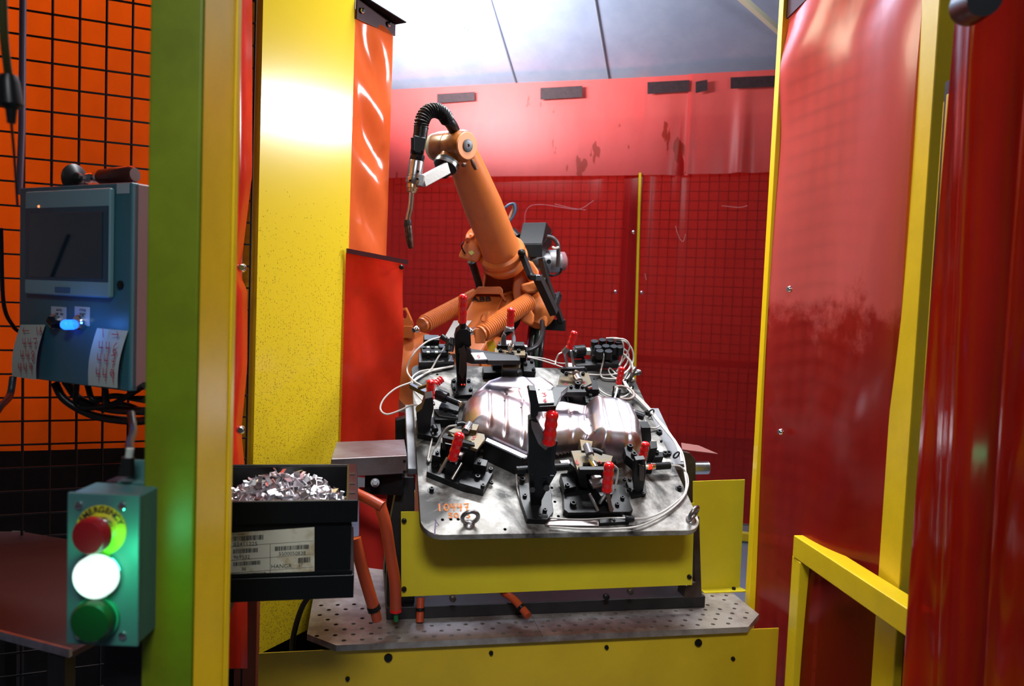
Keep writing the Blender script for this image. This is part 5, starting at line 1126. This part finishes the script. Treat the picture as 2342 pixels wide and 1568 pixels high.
# rear centre push clamp
unit('toggle_clamp', 'push clamp with small red grip at the rear centre in front of the robot', 'clamp', 1165, 830, [
    ('b', 'base_block', BLK, 1168, 828, 0, .085, .07, .06), ('p', 'zinc_plate', ZNC, [(1132, 795), (1200, 796), (1202, 812), (1130, 812)], .085, .010),
    ('v', 'stop_bracket', BLK, [(1136, 800), (1138, 790), (1198, 790), (1204, 798), (1204, 806), (1190, 799), (1144, 799), (1142, 808)], (1168, 830, .03), .01),
    ('v', 'link_frame', STL, [(1152, 762), (1158, 768), (1158, 790), (1146, 790), (1147, 772)], (1168, 828, .04), .01), ('v', 'link_frame', STL, [(1176, 762), (1180, 772), (1180, 790), (1170, 790), (1171, 770)], (1168, 828, .04), .01),
    ('v', 'yoke', STL, [(1153, 762), (1158, 749), (1168, 752), (1176, 750), (1178, 762), (1170, 758), (1162, 758)], (1168, 828, .05), .012), ('b', 'slide_body', GAL, 1166, 795, .07, .03, .03, .02),
    ('c', 'plunger', CHR, (1168, 794, .10), (1162, 808, .09), .008), ('c', 'plunger_spring', CHR, (1170, 788, .105), (1168, 796, .10), .011),
    ('g', 1167, 746, .165, 1169, 703, .225, .012), ('s', 1144, 804, .085, .006), ('s', 1186, 804, .085, .006), ('s', 1171, 812, .085, .007), ('b', 'side_clip', GAL, 1200, 802, .07, .012, .012, .02)])
# rear right lever clamp
unit('toggle_clamp', 'push clamp with leaning red grip at the rear right, numbered zinc plate', 'clamp', 1312, 880, [
    ('p', 'base_block', BLK, [(1280, 860), (1352, 858), (1366, 880), (1362, 905), (1290, 905), (1276, 880)], .03, .03),
    ('p', 'zinc_plate', ZNC, [(1282, 852), (1346, 852), (1354, 876), (1338, 884), (1276, 882)], .055, .028), ('v', 'stop_bracket', BLK, [(1282, 850), (1284, 843), (1338, 841), (1343, 846), (1342, 853), (1334, 848), (1292, 849), (1290, 856)], (1312, 872, .045), .01),
    ('l', 'lever_link', STL, (1290, 800, .13), (1298, 836, .075), .012, .006), ('l', 'lever_link', STL, (1306, 800, .13), (1312, 836, .075), .012, .006), ('b', 'slide_body', GAL, 1304, 842, .06, .03, .03, .012),
    ('l', 'grip_stem', STL, (1288, 806, .13), (1300, 794, .15), .010, .016),
    ('g', 1302, 798, .15, 1315, 756, .205, .011), ('c', 'plunger', mat('heat_tinted_rod', (.30, .22, .16), .35, metal=.8), (1316, 850, .075), (1324, 876, .075), .010), ('c', 'plunger_nut', CHR, (1315, 844, .08), (1317, 854, .08), .0125), ('c', 'plunger_spring', STL, (1318, 862, .078), (1324, 872, .078), .0135),
    ('s', 1295, 856, .055, .006), ('s', 1333, 856, .055, .006), ('w', 1292, 882, .0556, '6', .018), ('w', 1334, 878, .0556, '5', .014), ('c', 'side_screw', CHR, (1344, 888, .055), (1354, 886, .055), .005)])
unit('hold_down_bar', 'black clamp arm with two white capped screws holding a block on the shield', 'clamp arm', 1325, 940, [
    ('p', 'arm_bar', BLP, [(1262, 884), (1300, 882), (1336, 886), (1342, 896), (1278, 897), (1272, 902), (1258, 894)], .13, .016),
    ('v', 'arm_block', BLK, [(1276, 893), (1338, 893), (1338, 902), (1334, 910), (1334, 926), (1330, 938), (1306, 942), (1302, 928), (1300, 912), (1294, 904), (1280, 902)], (1318, 940, .02), .028),
    ('c', 'contact_pad', mat('scorched_pad', (.08, .03, .015), .4), (1318, 940, .055), (1318, 946, .045), .016),
    ('s', 1320, 882, .13, .009), ('s', 1306, 886, .13, .005), ('s', 1332, 886, .13, .005), ('p', 'arm_hook', BLP, [(1244, 892), (1278, 886), (1280, 905), (1276, 916), (1266, 918), (1266, 905), (1250, 904)], .12, .018), ('c', 'hook_screw', BLK, (1272, 910, .13), (1280, 910, .13), .005)])
unit('support_block', 'black angled block with screws right of the rear right clamp', 'block', 1362, 910, [
    ('p', 'block_body', BLK, [(1346, 884), (1364, 886), (1372, 910), (1370, 920), (1340, 920), (1336, 895)], .03, .03), ('b', 'block_body', BLK, 1346, 908, .0, .04, .05, .05), ('s', 1357, 872, .02, .007), ('s', 1367, 898, .03, .006), ('s', 1350, 906, .04, .005)])
# small right hand clamps
unit('toggle_clamp', 'small upright clamp with red grip right of the cable loops at the right edge', 'clamp', 1405, 925, [
    ('b', 'foot', BLK, 1404, 930, 0, .045, .04, .012), ('l', 'chain_link', CHR, (1402, 926, .02), (1412, 886, .06), .006, .012), ('l', 'chain_link', BLK, (1412, 926, .02), (1418, 890, .06), .006, .012), ('l', 'chain_link', BLK, (1400, 915, .03), (1404, 882, .07), .005, .006),
    ('g', 1415, 878, .075, 1423, 838, .130, .0098), ('s', 1405, 922, .03, .008), ('s', 1408, 905, .035, .007), ('s', 1391, 926, .01, .006), ('s', 1416, 930, .01, .006)])
unit('proximity_sensor', 'black and chrome threaded sensor pointing at the right end of the shield', 'sensor', 1450, 945, [
    ('b', 'sensor_bracket', BLK, 1420, 938, 0, .03, .02, .02), ('c', 'sensor_body', BLP, (1452, 945, .03), (1473, 953, .03), .012), ('c', 'sensor_nut', CHR, (1444, 942, .03), (1450, 944, .03), .013), ('c', 'sensor_tip', CHR, (1418, 936, .03), (1430, 938, .03), .008), ('c', 'sensor_band', MATS['red_led'], (1430, 938, .03), (1436, 940, .03), .008), ('c', 'sensor_thread', CHR, (1436, 940, .03), (1446, 943, .03), .009)])
unit('proximity_sensor', 'long black and chrome sensor beside the front right clamp', 'sensor', 1500, 1070, [
    ('b', 'sensor_bracket', BLK, 1480, 1078, 0, .02, .02, .02), ('c', 'sensor_body', BLP, (1497, 1066, .025), (1532, 1064, .025), .0105), ('c', 'sensor_nut', CHR, (1488, 1067, .025), (1496, 1066, .025), .012), ('c', 'sensor_band', MATS['red_led'], (1482, 1068, .025), (1487, 1067, .025), .0075), ('c', 'sensor_tip', PAP, (1475, 1068, .025), (1482, 1068, .025), .007)])
unit('toggle_clamp', 'slim black clamp with short red grip at the front right of the shield', 'clamp', 1460, 1130, [
    ('p', 'foot_plate', BLK, [(1432, 1100), (1476, 1098), (1478, 1128), (1446, 1134)], .012, .012),
    ('v', 'body_plate', BLK, [(1454, 1052), (1476, 1050), (1478, 1080), (1470, 1130), (1452, 1130), (1448, 1090)], (1462, 1128, .01), .016), ('v', 'lever_plate', mat('greasy_brown_link', (0, 0, 0)), [(1462, 1062), (1474, 1066), (1472, 1100), (1462, 1098)], (1462, 1134, .01), .005),
    ('p', 'arm_block', BLK, [(1428, 1022), (1440, 1016), (1462, 1040), (1464, 1052), (1452, 1056), (1432, 1040)], .10, .03),
    ('g', 1468, 1052, .10, 1478, 1010, .155, .0112), ('s', 1440, 1024, .10, .008), ('s', 1449, 1042, .10, .008), ('s', 1428, 1098, .012, .005), ('s', 1440, 1097, .012, .005), ('s', 1438, 1122, .012, .006), ('s', 1470, 1130, .012, .005)])
unit('locating_block', 'black hooked locating block at the right end of the shield, upper of two', 'block', 1482, 1010, [
    ('v', 'hook', BLK, [(1466, 990), (1468, 978), (1488, 978), (1490, 1002), (1488, 1020), (1464, 1020)], (1478, 1020, 0), .03), ('p', 'block_top', mat('worn_block_top', (.05, .05, .055), .4), [(1467, 976), (1488, 976), (1487, 990), (1468, 990)], .035, .006)])
unit('locating_block', 'black stepped locating block with screws above the front right sensor', 'block', 1500, 1040, [
    ('p', 'block_body', BLK, [(1486, 1008), (1502, 1008), (1504, 1024), (1488, 1026)], .055, .055), ('p', 'block_step', BLP, [(1490, 1034), (1514, 1032), (1518, 1044), (1494, 1046)], .022, .022), ('s', 1502, 1036, .022, .006), ('s', 1512, 1010, .03, .004), ('s', 1528, 1040, .0, .0085)])
# left twin-handle clamp
unit('toggle_clamp', 'clamp with one upright and one leaning red grip at the left edge of the fixture', 'clamp', 985, 985, [
    ('p', 'foot_plate', BLK, [(952, 960), (1005, 950), (1010, 990), (1000, 1000), (955, 990)], .02, .02),
    ('v', 'body_plate', mat('greasy_dark_arm', (0, 0, 0)), [(972, 912), (990, 908), (992, 935), (986, 960), (985, 985), (955, 985), (952, 945), (965, 935)], (975, 988, .01), .03),
    ('l', 'upper_arm', BLP, (940, 882, .06), (985, 905, .09), .012, .014), ('l', 'brass_link', mat('greasy_brass', (.18, .11, .04), .4, metal=.7), (956, 888, .09), (992, 875, .11), .006, .010),
    ('g', 984, 912, .095, 986, 867, .150, .0125), ('g', 996, 878, .108, 1012, 865, .118, .0105),
    ('c', 'cylinder', BLP, (998, 900, .07), (1022, 910, .07), .017), ('c', 'piston_rod', BLP, (1016, 908, .07), (1050, 922, .07), .009), ('c', 'rod_tip', CHR, (1046, 920, .07), (1054, 924, .07), .009),
    ('p', 'ribbed_plate', BLP, [(1012, 914), (1054, 924), (1048, 940), (1004, 930)], .045, .02), ('p', 'slotted_plate', mat('worn_edge_black', (.03, .03, .032), .3), [(992, 934), (1048, 946), (1048, 956), (1004, 950)], .035, .008),
    ('s', 1019, 938, .042, .005), ('s', 1041, 944, .042, .005), ('c', 'fitting', BLP, (956, 938, .05), (966, 934, .06), .011), ('c', 'fitting', CHR, (988, 918, .08), (992, 925, .08), .005), ('c', 'plug', BLP, (992, 975, .03), (996, 984, .03), .009),
    ('b', 'riser_block', BLK, 1015, 965, 0, .06, .05, .03)])
# guide rail in front of the shield
unit('guide_rail', 'bright machined rail bar slanting below the left half of the shield', 'rail', 1160, 1030, [
    ('p', 'rail_bar', mat('machined_bright', (.50, .50, .56), .35, metal=.6), [(1114, 1000), (1208, 1042), (1206, 1051), (1110, 1007)], .072, .006), ('p', 'rail_body', BLK, [(1111, 1005), (1207, 1049), (1205, 1053), (1109, 1009)], .066, .066), ('c', 'rail_plug', BLP, (1196, 1052, .070), (1208, 1048, .070), .007)])
unit('guide_rail', 'flat pale steel strip along the front edge of the fixture', 'strip', 1310, 1196, [
    ('p', 'strip', GAL, [(1246, 1186), (1370, 1188), (1370, 1202), (1247, 1200)], .006, .006), ('c', 'plug', BLP, (1232, 1180, .014), (1252, 1182, .014), .0075)])
# manifold with white markers, rear left
unit('junction_block', 'black junction block with six ports and white markers at the rear left corner', 'junction block', 990, 820, [
    ('p', 'carrier_plate', mat('grey_black_plate', (.04, .04, .042), .4, metal=.4), [(958, 806), (1030, 806), (1040, 826), (958, 828)], .022, .022),
    ('p', 'block_body', BLP, [(962, 786), (1020, 786), (1026, 806), (966, 806)], .042, .022), ('b', 'rear_cap', BLP, 985, 794, .02, .05, .03, .04)]
    + [('b', 'port', BLK, x, y, .042, .012, .010, .004) for x in (970, 989, 1008) for y in (795, 806)] + [('b', 'white_marker', PAW, x, y, .042, .010, .009, .004) for x in (979, 998) for y in (795, 806)]
    + [('c', 'plug', BLP, (1010, 768, .075), (1020, 776, .07), .009), ('c', 'plug', BLP, (1027, 802, .05), (1029, 776, .075), .013), ('c', 'plug', BLP, (1022, 795, .055), (1032, 784, .07), .012), ('c', 'plug', BLP, (1030, 803, .04), (1036, 772, .08), .010), ('s', 979, 818, .022, .007), ('c', 'chrome_port', CHR, (1040, 812, .03), (1046, 818, .03), .008), ('c', 'chrome_port', CHR, (1026, 810, .03), (1030, 812, .03), .006)])
hubp = [(1360, 783), (1378, 780), (1396, 781), (1414, 784), (1368, 796), (1386, 794), (1404, 795), (1418, 796), (1372, 805), (1392, 806)]
unit('sensor_hub', 'black sensor hub with two rows of round plugs at the rear right corner', 'hub', 1385, 830, [
    ('p', 'carrier_plate', MATS['grey_black_plate'], [(1312, 822), (1412, 818), (1420, 832), (1318, 836)], .018, .018),
    ('p', 'hub_body', BLP, [(1350, 792), (1410, 786), (1418, 810), (1356, 814)], .04, .03),
    ('c', 'elbow_body', BLP, (1312, 803, .045), (1336, 801, .045), .0195), ('c', 'elbow_end', BLP, (1308, 810, .045), (1313, 803, .045), .017), ('b', 'white_port', PAW, 1344, 808, .03, .014, .02, .018), ('b', 'bracket', BLK, 1324, 816, .015, .03, .02, .016), ('s', 1334, 826, .018, .007), ('s', 1396, 826, .018, .007), ('s', 1320, 814, .03, .005)]
    + [('c', 'round_plug', BLP, (x-1, y+13, .05), (x, y-4, .078), .0125, .0125) for x, y in hubp])
# eye bolts
EYM = mat('grey_eye_steel', (.33, .31, .31), .32, metal=.9, var=.3, vscale=30)
def eye(x, y, tilt, label, r=.020):
    o = thing('eye_bolt', Q(x, y), label, 'eye bolt', 'eye bolts on the fixture plate'); c_ = Q(x, y)
    Mr = frame(c_+FN*(r*1.35), FU*math.cos(R(tilt))+FB*math.sin(R(tilt)), FB*math.cos(R(tilt))-FU*math.sin(R(tilt)))
    obj('ring', MB().torus(Mr, r, r*.27, 30, 12), EYM, o); obj('collar', MB().lathe([(r*.72, 0), (r*.72, .004), (r*.5, .008), (r*.32, r*.5)], frame(c_, FU, FN), 22), EYM, o)
eye(1073, 1200, 5, 'steel eye bolt at the front left, beside the orange chalk numbers')
eye(1580, 1190, 40, 'steel eye bolt at the front right corner of the plate')
eye(1443, 868, 60, 'steel eye bolt at the rear right under the white cable loops')
obj('cable_ring', MB().torus(FM(1426, 898, .02), .034, .005, 30, 10), mat('dull_ring', (.22, .17, .15), .5, metal=.5), None, 0, 'dull flat ring lying among the white cables at the right', 'ring')
bt_ = thing('plate_bolt', Q(1456, 852), 'round headed bolt sticking out of the right edge of the plate', 'bolt'); obj('bolt_head', MB().cyl(Q(1446, 856, -.01), Q(1462, 850, -.01), .007).ball(Q(1460, 851, -.01), .011), EYM, bt_)
# cables
def cable(l, r_, label, m=WHT, w=.008):
    return obj('white_cable', MB().tube(cr([Q(p[0], p[1], p[2] if len(p) > 2 else w) for p in l], 7), r_*.8, 8), m, None, 0, label, 'cable', 'pale sensor cables')
cable([(1008, 770, .07), (975, 782, .07), (945, 810, .05), (931, 845, .01), (944, 868, .02), (965, 882, .03)], .0034, 'pale cable arching over the rear left corner from the junction block')
cable([(1016, 796, .05), (1000, 820, .03), (985, 845), (960, 862), (946, 872, .02)], .0034, 'pale cable running from the junction plugs to the left edge')
cable([(1038, 836), (1000, 843), (965, 848), (945, 860), (941, 875), (940, 885, .02)], .0034, 'pale cable lying across the rear left of the plate')
cable([(1036, 838), (995, 846), (968, 856), (950, 866), (942, 880), (950, 896, .02), (972, 922, .04)], .0032, 'second pale cable lying across the rear left of the plate')
cable([(940, 874, .02), (905, 888, .02), (878, 912, .01), (870, 935, 0), (885, 947, 0), (915, 938, .01), (942, 926, .03), (966, 928, .04)], .0034, 'pale cable looping out past the left edge of the fixture')
cable([(1045, 972, .11), (1025, 976, .10), (1012, 992, .07), (1000, 1015, .04), (985, 1045, .01), (980, 1055)], .0034, 'pale cable bowed beside the lower left clamp')
cable([(992, 980, .03), (988, 1005, .01), (982, 1030), (978, 1052)], .0028, 'thin pale cable dropping along the left edge')
cable([(1194, 1054, .04), (1184, 1066, .02), (1181, 1090), (1185, 1125), (1200, 1160), (1220, 1176), (1236, 1179, .012)], .0030, 'pale cable curving round the foot of the tall centre clamp')
cable([(1247, 1182, .014), (1290, 1186), (1340, 1187), (1390, 1184), (1430, 1184, .014)], .0026, 'pale cable lying straight along the front strip')
cable([(1404, 1064, .09), (1413, 1075, .07), (1410, 1100, .04), (1404, 1130, .01), (1410, 1160), (1425, 1178), (1432, 1182, .014)], .0038, 'pale cable bending down behind the front ribbed grip')
cable([(1450, 1186, .014), (1480, 1184), (1515, 1170), (1550, 1145), (1567, 1125), (1569, 1090), (1562, 1040), (1545, 1010), (1520, 975), (1492, 945), (1470, 922)], .0034, 'pale cable following the right edge of the plate, outer one')
cable([(1256, 1204, .006), (1330, 1209), (1420, 1208), (1470, 1200), (1520, 1175), (1558, 1143), (1570, 1115), (1564, 1070)], .0034, 'pale cable sweeping along the front edge to the right corner')
cable([(1534, 1064, .025), (1555, 1066, .02), (1570, 1082), (1574, 1105), (1568, 1130)], .0030, 'pale cable leaving the front right sensor')
cable([(1473, 953, .03), (1478, 970, .02), (1490, 978, .01), (1505, 976), (1510, 965), (1500, 952), (1490, 945)], .0030, 'thin pale cable looped at the right edge below the black tie')
for i, (dx, lb) in enumerate(((0, 'inner'), (5, 'middle'), (10, 'outer'))):
    cable([(1424+dx*.3, 868, .02), (1436+dx*.6, 890, .02), (1462+dx*.7, 915, .015), (1486+dx*.6, 940, .01), (1500+dx*.5, 958, .01), (1522+dx*.4, 985, .01), (1545+dx*.4, 1015), (1558+dx*.4, 1055)], .0030, lb+' cable of the pale bundle running down the right edge of the plate')
TIE = [obj('cable_tie', MB().torus(frame(Q(x, y, .013), FN, FU*.4+FB*-.9), .011, .0025, 16, 6), BLK, None, 0, 'black cable tie around the pale bundle, '+lb, 'cable tie', 'black cable ties') for x, y, lb in ((1430, 874, 'uppermost'), (1442, 888, 'second from the top'), (1489, 943, 'in the middle with a long tail'), (1547, 1040, 'lowest at the right'))]
hubc = [((1378, 806), (1380, 825), (1374, 855)), ]
cable([(1378, 804, .06), (1381, 815, .05), (1378, 832, .02), (1373, 852)], .0034, 'short pale cable dropping from the front of the sensor hub')
for i, l in enumerate([[(1395, 803, .06), (1418, 808, .05), (1438, 822, .04), (1440, 840, .02), (1425, 856, .02), (1418, 868)],
    [(1412, 802, .06), (1430, 812, .05), (1444, 828, .03), (1446, 848, .02), (1432, 868)], [(1410, 776, .08), (1432, 782, .08), (1446, 800, .06), (1448, 825, .03), (1436, 850, .01), (1428, 866)],
    [(1398, 774, .08), (1428, 776, .09), (1440, 792, .07), (1430, 815, .04), (1418, 835, .02), (1410, 850)], [(1418, 792, .06), (1436, 806, .05), (1436, 825, .03), (1424, 845, .02)],
    [(1386, 773, .08), (1416, 774, .085), (1426, 790, .07), (1422, 820, .04), (1416, 835, .03)]]):
    cable(l, .0034, 'pale cable arching from the sensor hub to the bundle, '+['lowest', 'second lowest', 'outermost', 'crossing the others', 'short straight', 'innermost over the plugs'][i]+' one')
cable([(1410, 856), (1396, 842), (1392, 848), (1400, 860), (1412, 865)], .0032, 'small coil of pale cable beside the right eye bolt')
cable([(1343, 856, .03), (1372, 857), (1400, 856), (1415, 853)], .0034, 'pale cable from the zinc plate to the right coil')
cable([(1373, 852), (1378, 863), (1400, 866), (1420, 866)], .0034, 'pale cable crossing under the right coil')
cable([(1358, 876), (1372, 892), (1392, 904), (1420, 908), (1438, 900), (1444, 885, .01)], .0034, 'pale cable curving round the dull ring at the right')
cable([(1205, 816, .02), (1240, 824), (1282, 838), (1310, 850, .02)], .0030, 'pale cable across the rear middle of the plate, lower one')
cable([(1205, 814, .02), (1245, 820), (1280, 830), (1300, 830)], .0028, 'pale cable across the rear middle of the plate, upper one')
cable([(1200, 800, .06), (1205, 812, .04), (1200, 825, .02), (1190, 832, .02)], .0036, 'short pale cable bent beside the rear centre clamp')
cable([(1300, 802, .02), (1280, 808, .04), (1272, 822, .01), (1270, 834)], .0034, 'pale cable hooked behind the leaning rear grip')
# ---- heat shield
SHM, t_, b_ = nt('stamped_heat_shield')
N_, L_ = t_.nodes, t_.links; tc = N_.new('ShaderNodeTexCoord')
n1 = noise(9, 5, .6); rA = ramp(n1.outputs['Fac'], .35, .62, (.50, .34, .33), (.56, .55, .60)); L_.new(rA.outputs[0], b_.inputs['Base Color'])
b_.inputs['Metallic'].default_value = 1; b_.inputs['Roughness'].default_value = .3
n2 = noise(70, 3); rr = N_.new('ShaderNodeMapRange'); rr.inputs['To Min'].default_value = .26; rr.inputs['To Max'].default_value = .38; L_.new(n2.outputs['Fac'], rr.inputs['Value']); L_.new(rr.outputs[0], b_.inputs['Roughness'])
WS = .055
def poly(l): return [uv(x, y, WS) for x, y in l]
def sdist(p, pl):
    best = 1e9; ins = False; x, y = p; n = len(pl)
    for i in range(n):
        (x0, y0), (x1, y1) = pl[i], pl[(i+1) % n]; dx, dy = x1-x0, y1-y0
        t = max(0, min(1, ((x-x0)*dx+(y-y0)*dy)/(dx*dx+dy*dy+1e-12)))
        best = min(best, math.hypot(x-x0-dx*t, y-y0-dy*t))
        if (y0 > y) != (y1 > y) and x < (x1-x0)*(y-y0)/(y1-y0)+x0: ins = not ins
    return best if ins else -best
lobes = [  # polygon, edge radius, top height, exponent
    (poly([(1056, 950), (1062, 918), (1082, 900), (1104, 893), (1140, 900), (1240, 938), (1250, 960), (1248, 1040), (1212, 1052), (1120, 1008), (1062, 985)]), .070, .070),
    (poly([(1230, 940), (1260, 948), (1350, 950), (1352, 1012), (1300, 1022), (1238, 1030)]), .052, .060),
    (poly([(1336, 930), (1348, 922), (1410, 926), (1450, 945), (1468, 985), (1472, 1030), (1455, 1046), (1370, 1042), (1335, 1015), (1330, 970)]), .050, .085),
    (poly([(1074, 905), (1110, 872), (1140, 862), (1240, 864), (1268, 880), (1300, 920), (1350, 930), (1345, 965), (1240, 965), (1110, 915)]), .022, .042)]
ribs = [((1116, 897), (1118, 990)), ((1154, 908), (1154, 1010)), ((1192, 922), (1194, 1030)), ((1302, 945), (1305, 1020))]
ribsR = [((1358, 925), (1380, 1040), .009, .004), ((1404, 945), (1432, 1040), .005, -.003)]
def seg_d(p, a, b):
    dx, dy = b[0]-a[0], b[1]-a[1]; t = max(0, min(1, ((p[0]-a[0])*dx+(p[1]-a[1])*dy)/(dx*dx+dy*dy))); return math.hypot(p[0]-a[0]-dx*t, p[1]-a[1]-dy*t)
RB = [(uv(*a, WS), uv(*b, WS), .0045, -.0035) for a, b in ribs]+[(uv(*a, WS), uv(*b, WS), w_, h_) for a, b, w_, h_ in ribsR]
FL = [(uv(1148, 897, WS), uv(1210, 897, WS), .002, .003), (uv(1190, 866, WS), uv(1215, 890, WS), .006, .003), (uv(1225, 866, WS), uv(1290, 915, WS), .006, .004), (uv(1150, 900, WS), uv(1158, 915, WS), .002, -.003), (uv(1186, 898, WS), uv(1196, 925, WS), .002, -.003)]
def hgt(p):
    hs = []
    for pl, r_, H in lobes:
        d = sdist(p, pl)
        if d > 0:
            q_ = min(1, d/r_); hs.append(H*math.sqrt(1-(1-q_)**2.0) if q_ < 1 else H)
    if not hs: return None
    k = .0025; m = max(hs); h = m+k*math.log(sum(math.exp((x-m)/k) for x in hs))
    for a, b, w_, g_ in RB: h += g_*math.exp(-(seg_d(p, a, b)/w_)**2)*min(1, max(0, (h-.015)/.03))
    if len(hs) == 1 or hs[-1] == m:
        for a, b, w_, g_ in FL: h += g_*math.exp(-(seg_d(p, a, b)/w_)**2)
    return h
mb = MB(); us = [q_ for pl, _, _ in lobes for q_ in pl]; ua, ub = min(q[0] for q in us)-.01, max(q[0] for q in us)+.01; va, vb = min(q[1] for q in us)-.01, max(q[1] for q in us)+.01
st_ = .0022; nu_, nv_ = int((ub-ua)/st_), int((vb-va)/st_); gv = {}; hh = {}
for i in range(nu_+1):
    for j in range(nv_+1):
        p = (ua+i*st_, va+j*st_); h = hgt(p)
        if h is not None: hh[i, j] = h
for (i, j) in list(hh):
    for di, dj in ((1, 0), (-1, 0), (0, 1), (0, -1)):
        if (i+di, j+dj) not in hh: gv.setdefault((i+di, j+dj), -.008)
for k_, v_ in gv.items(): hh.setdefault(k_, v_)
def usd(p): return max(sdist(p, l_[0]) for l_ in lobes)
def place(k_):
    p = (ua+k_[0]*st_, va+k_[1]*st_)
    if k_ in gv:
        e_ = .0008; d = usd(p); gx = (usd((p[0]+e_, p[1]))-d)/e_; gy = (usd((p[0], p[1]+e_))-d)/e_; g2 = max(.2, gx*gx+gy*gy)
        p = (p[0]-gx*d/g2, p[1]-gy*d/g2)
    return FP(p[0], p[1], .028+hh[k_])
vv = {k_: mb.b.verts.new(place(k_)) for k_ in hh}
for (i, j) in vv:
    if all(q_ in vv for q_ in ((i+1, j), (i, j+1), (i+1, j+1))): mb._f([vv[i, j], vv[i+1, j], vv[i+1, j+1], vv[i, j+1]])
hs_ = thing('heat_shield', Q(1250, 980, .03), 'shiny ribbed stamped steel exhaust heat shield clamped in the middle of the fixture', 'metal part')
ho = obj('shield_shell', mb, SHM, hs_)
for p in ho.data.polygons: p.use_smooth = True
sm = ho.modifiers.new('smooth', 'SMOOTH'); sm.factor = .5; sm.iterations = 8
so = ho.modifiers.new('solid', 'SOLIDIFY'); so.thickness = .0015
hm = MB()
for (x, y) in ((1345, 942), (1353, 968), (1236, 873), (1154, 914), (1192, 930), (1360, 985)):
    u_, v_ = uv(x, y, .10); h = hgt((u_, v_)) or .05; c_ = FP(u_, v_, .028+h+.0012); hm.lathe([(.0028, -.001), (.0028, .0006)], frame(c_, FU, FN), 10)
obj('pin_holes', hm, BLK, hs_)
un = thing('shield_nest', FP(.34, .33, 0), 'low black support blocks carrying the heat shield', 'block')
for (x, y) in ((1100, 985), (1290, 1020), (1440, 1020), (1160, 890), (1330, 950)): obj('support_pad', MB().box((0, 0, .013), (.05, .035, .026), FM(x, y, 0)), BLK, un, .001)
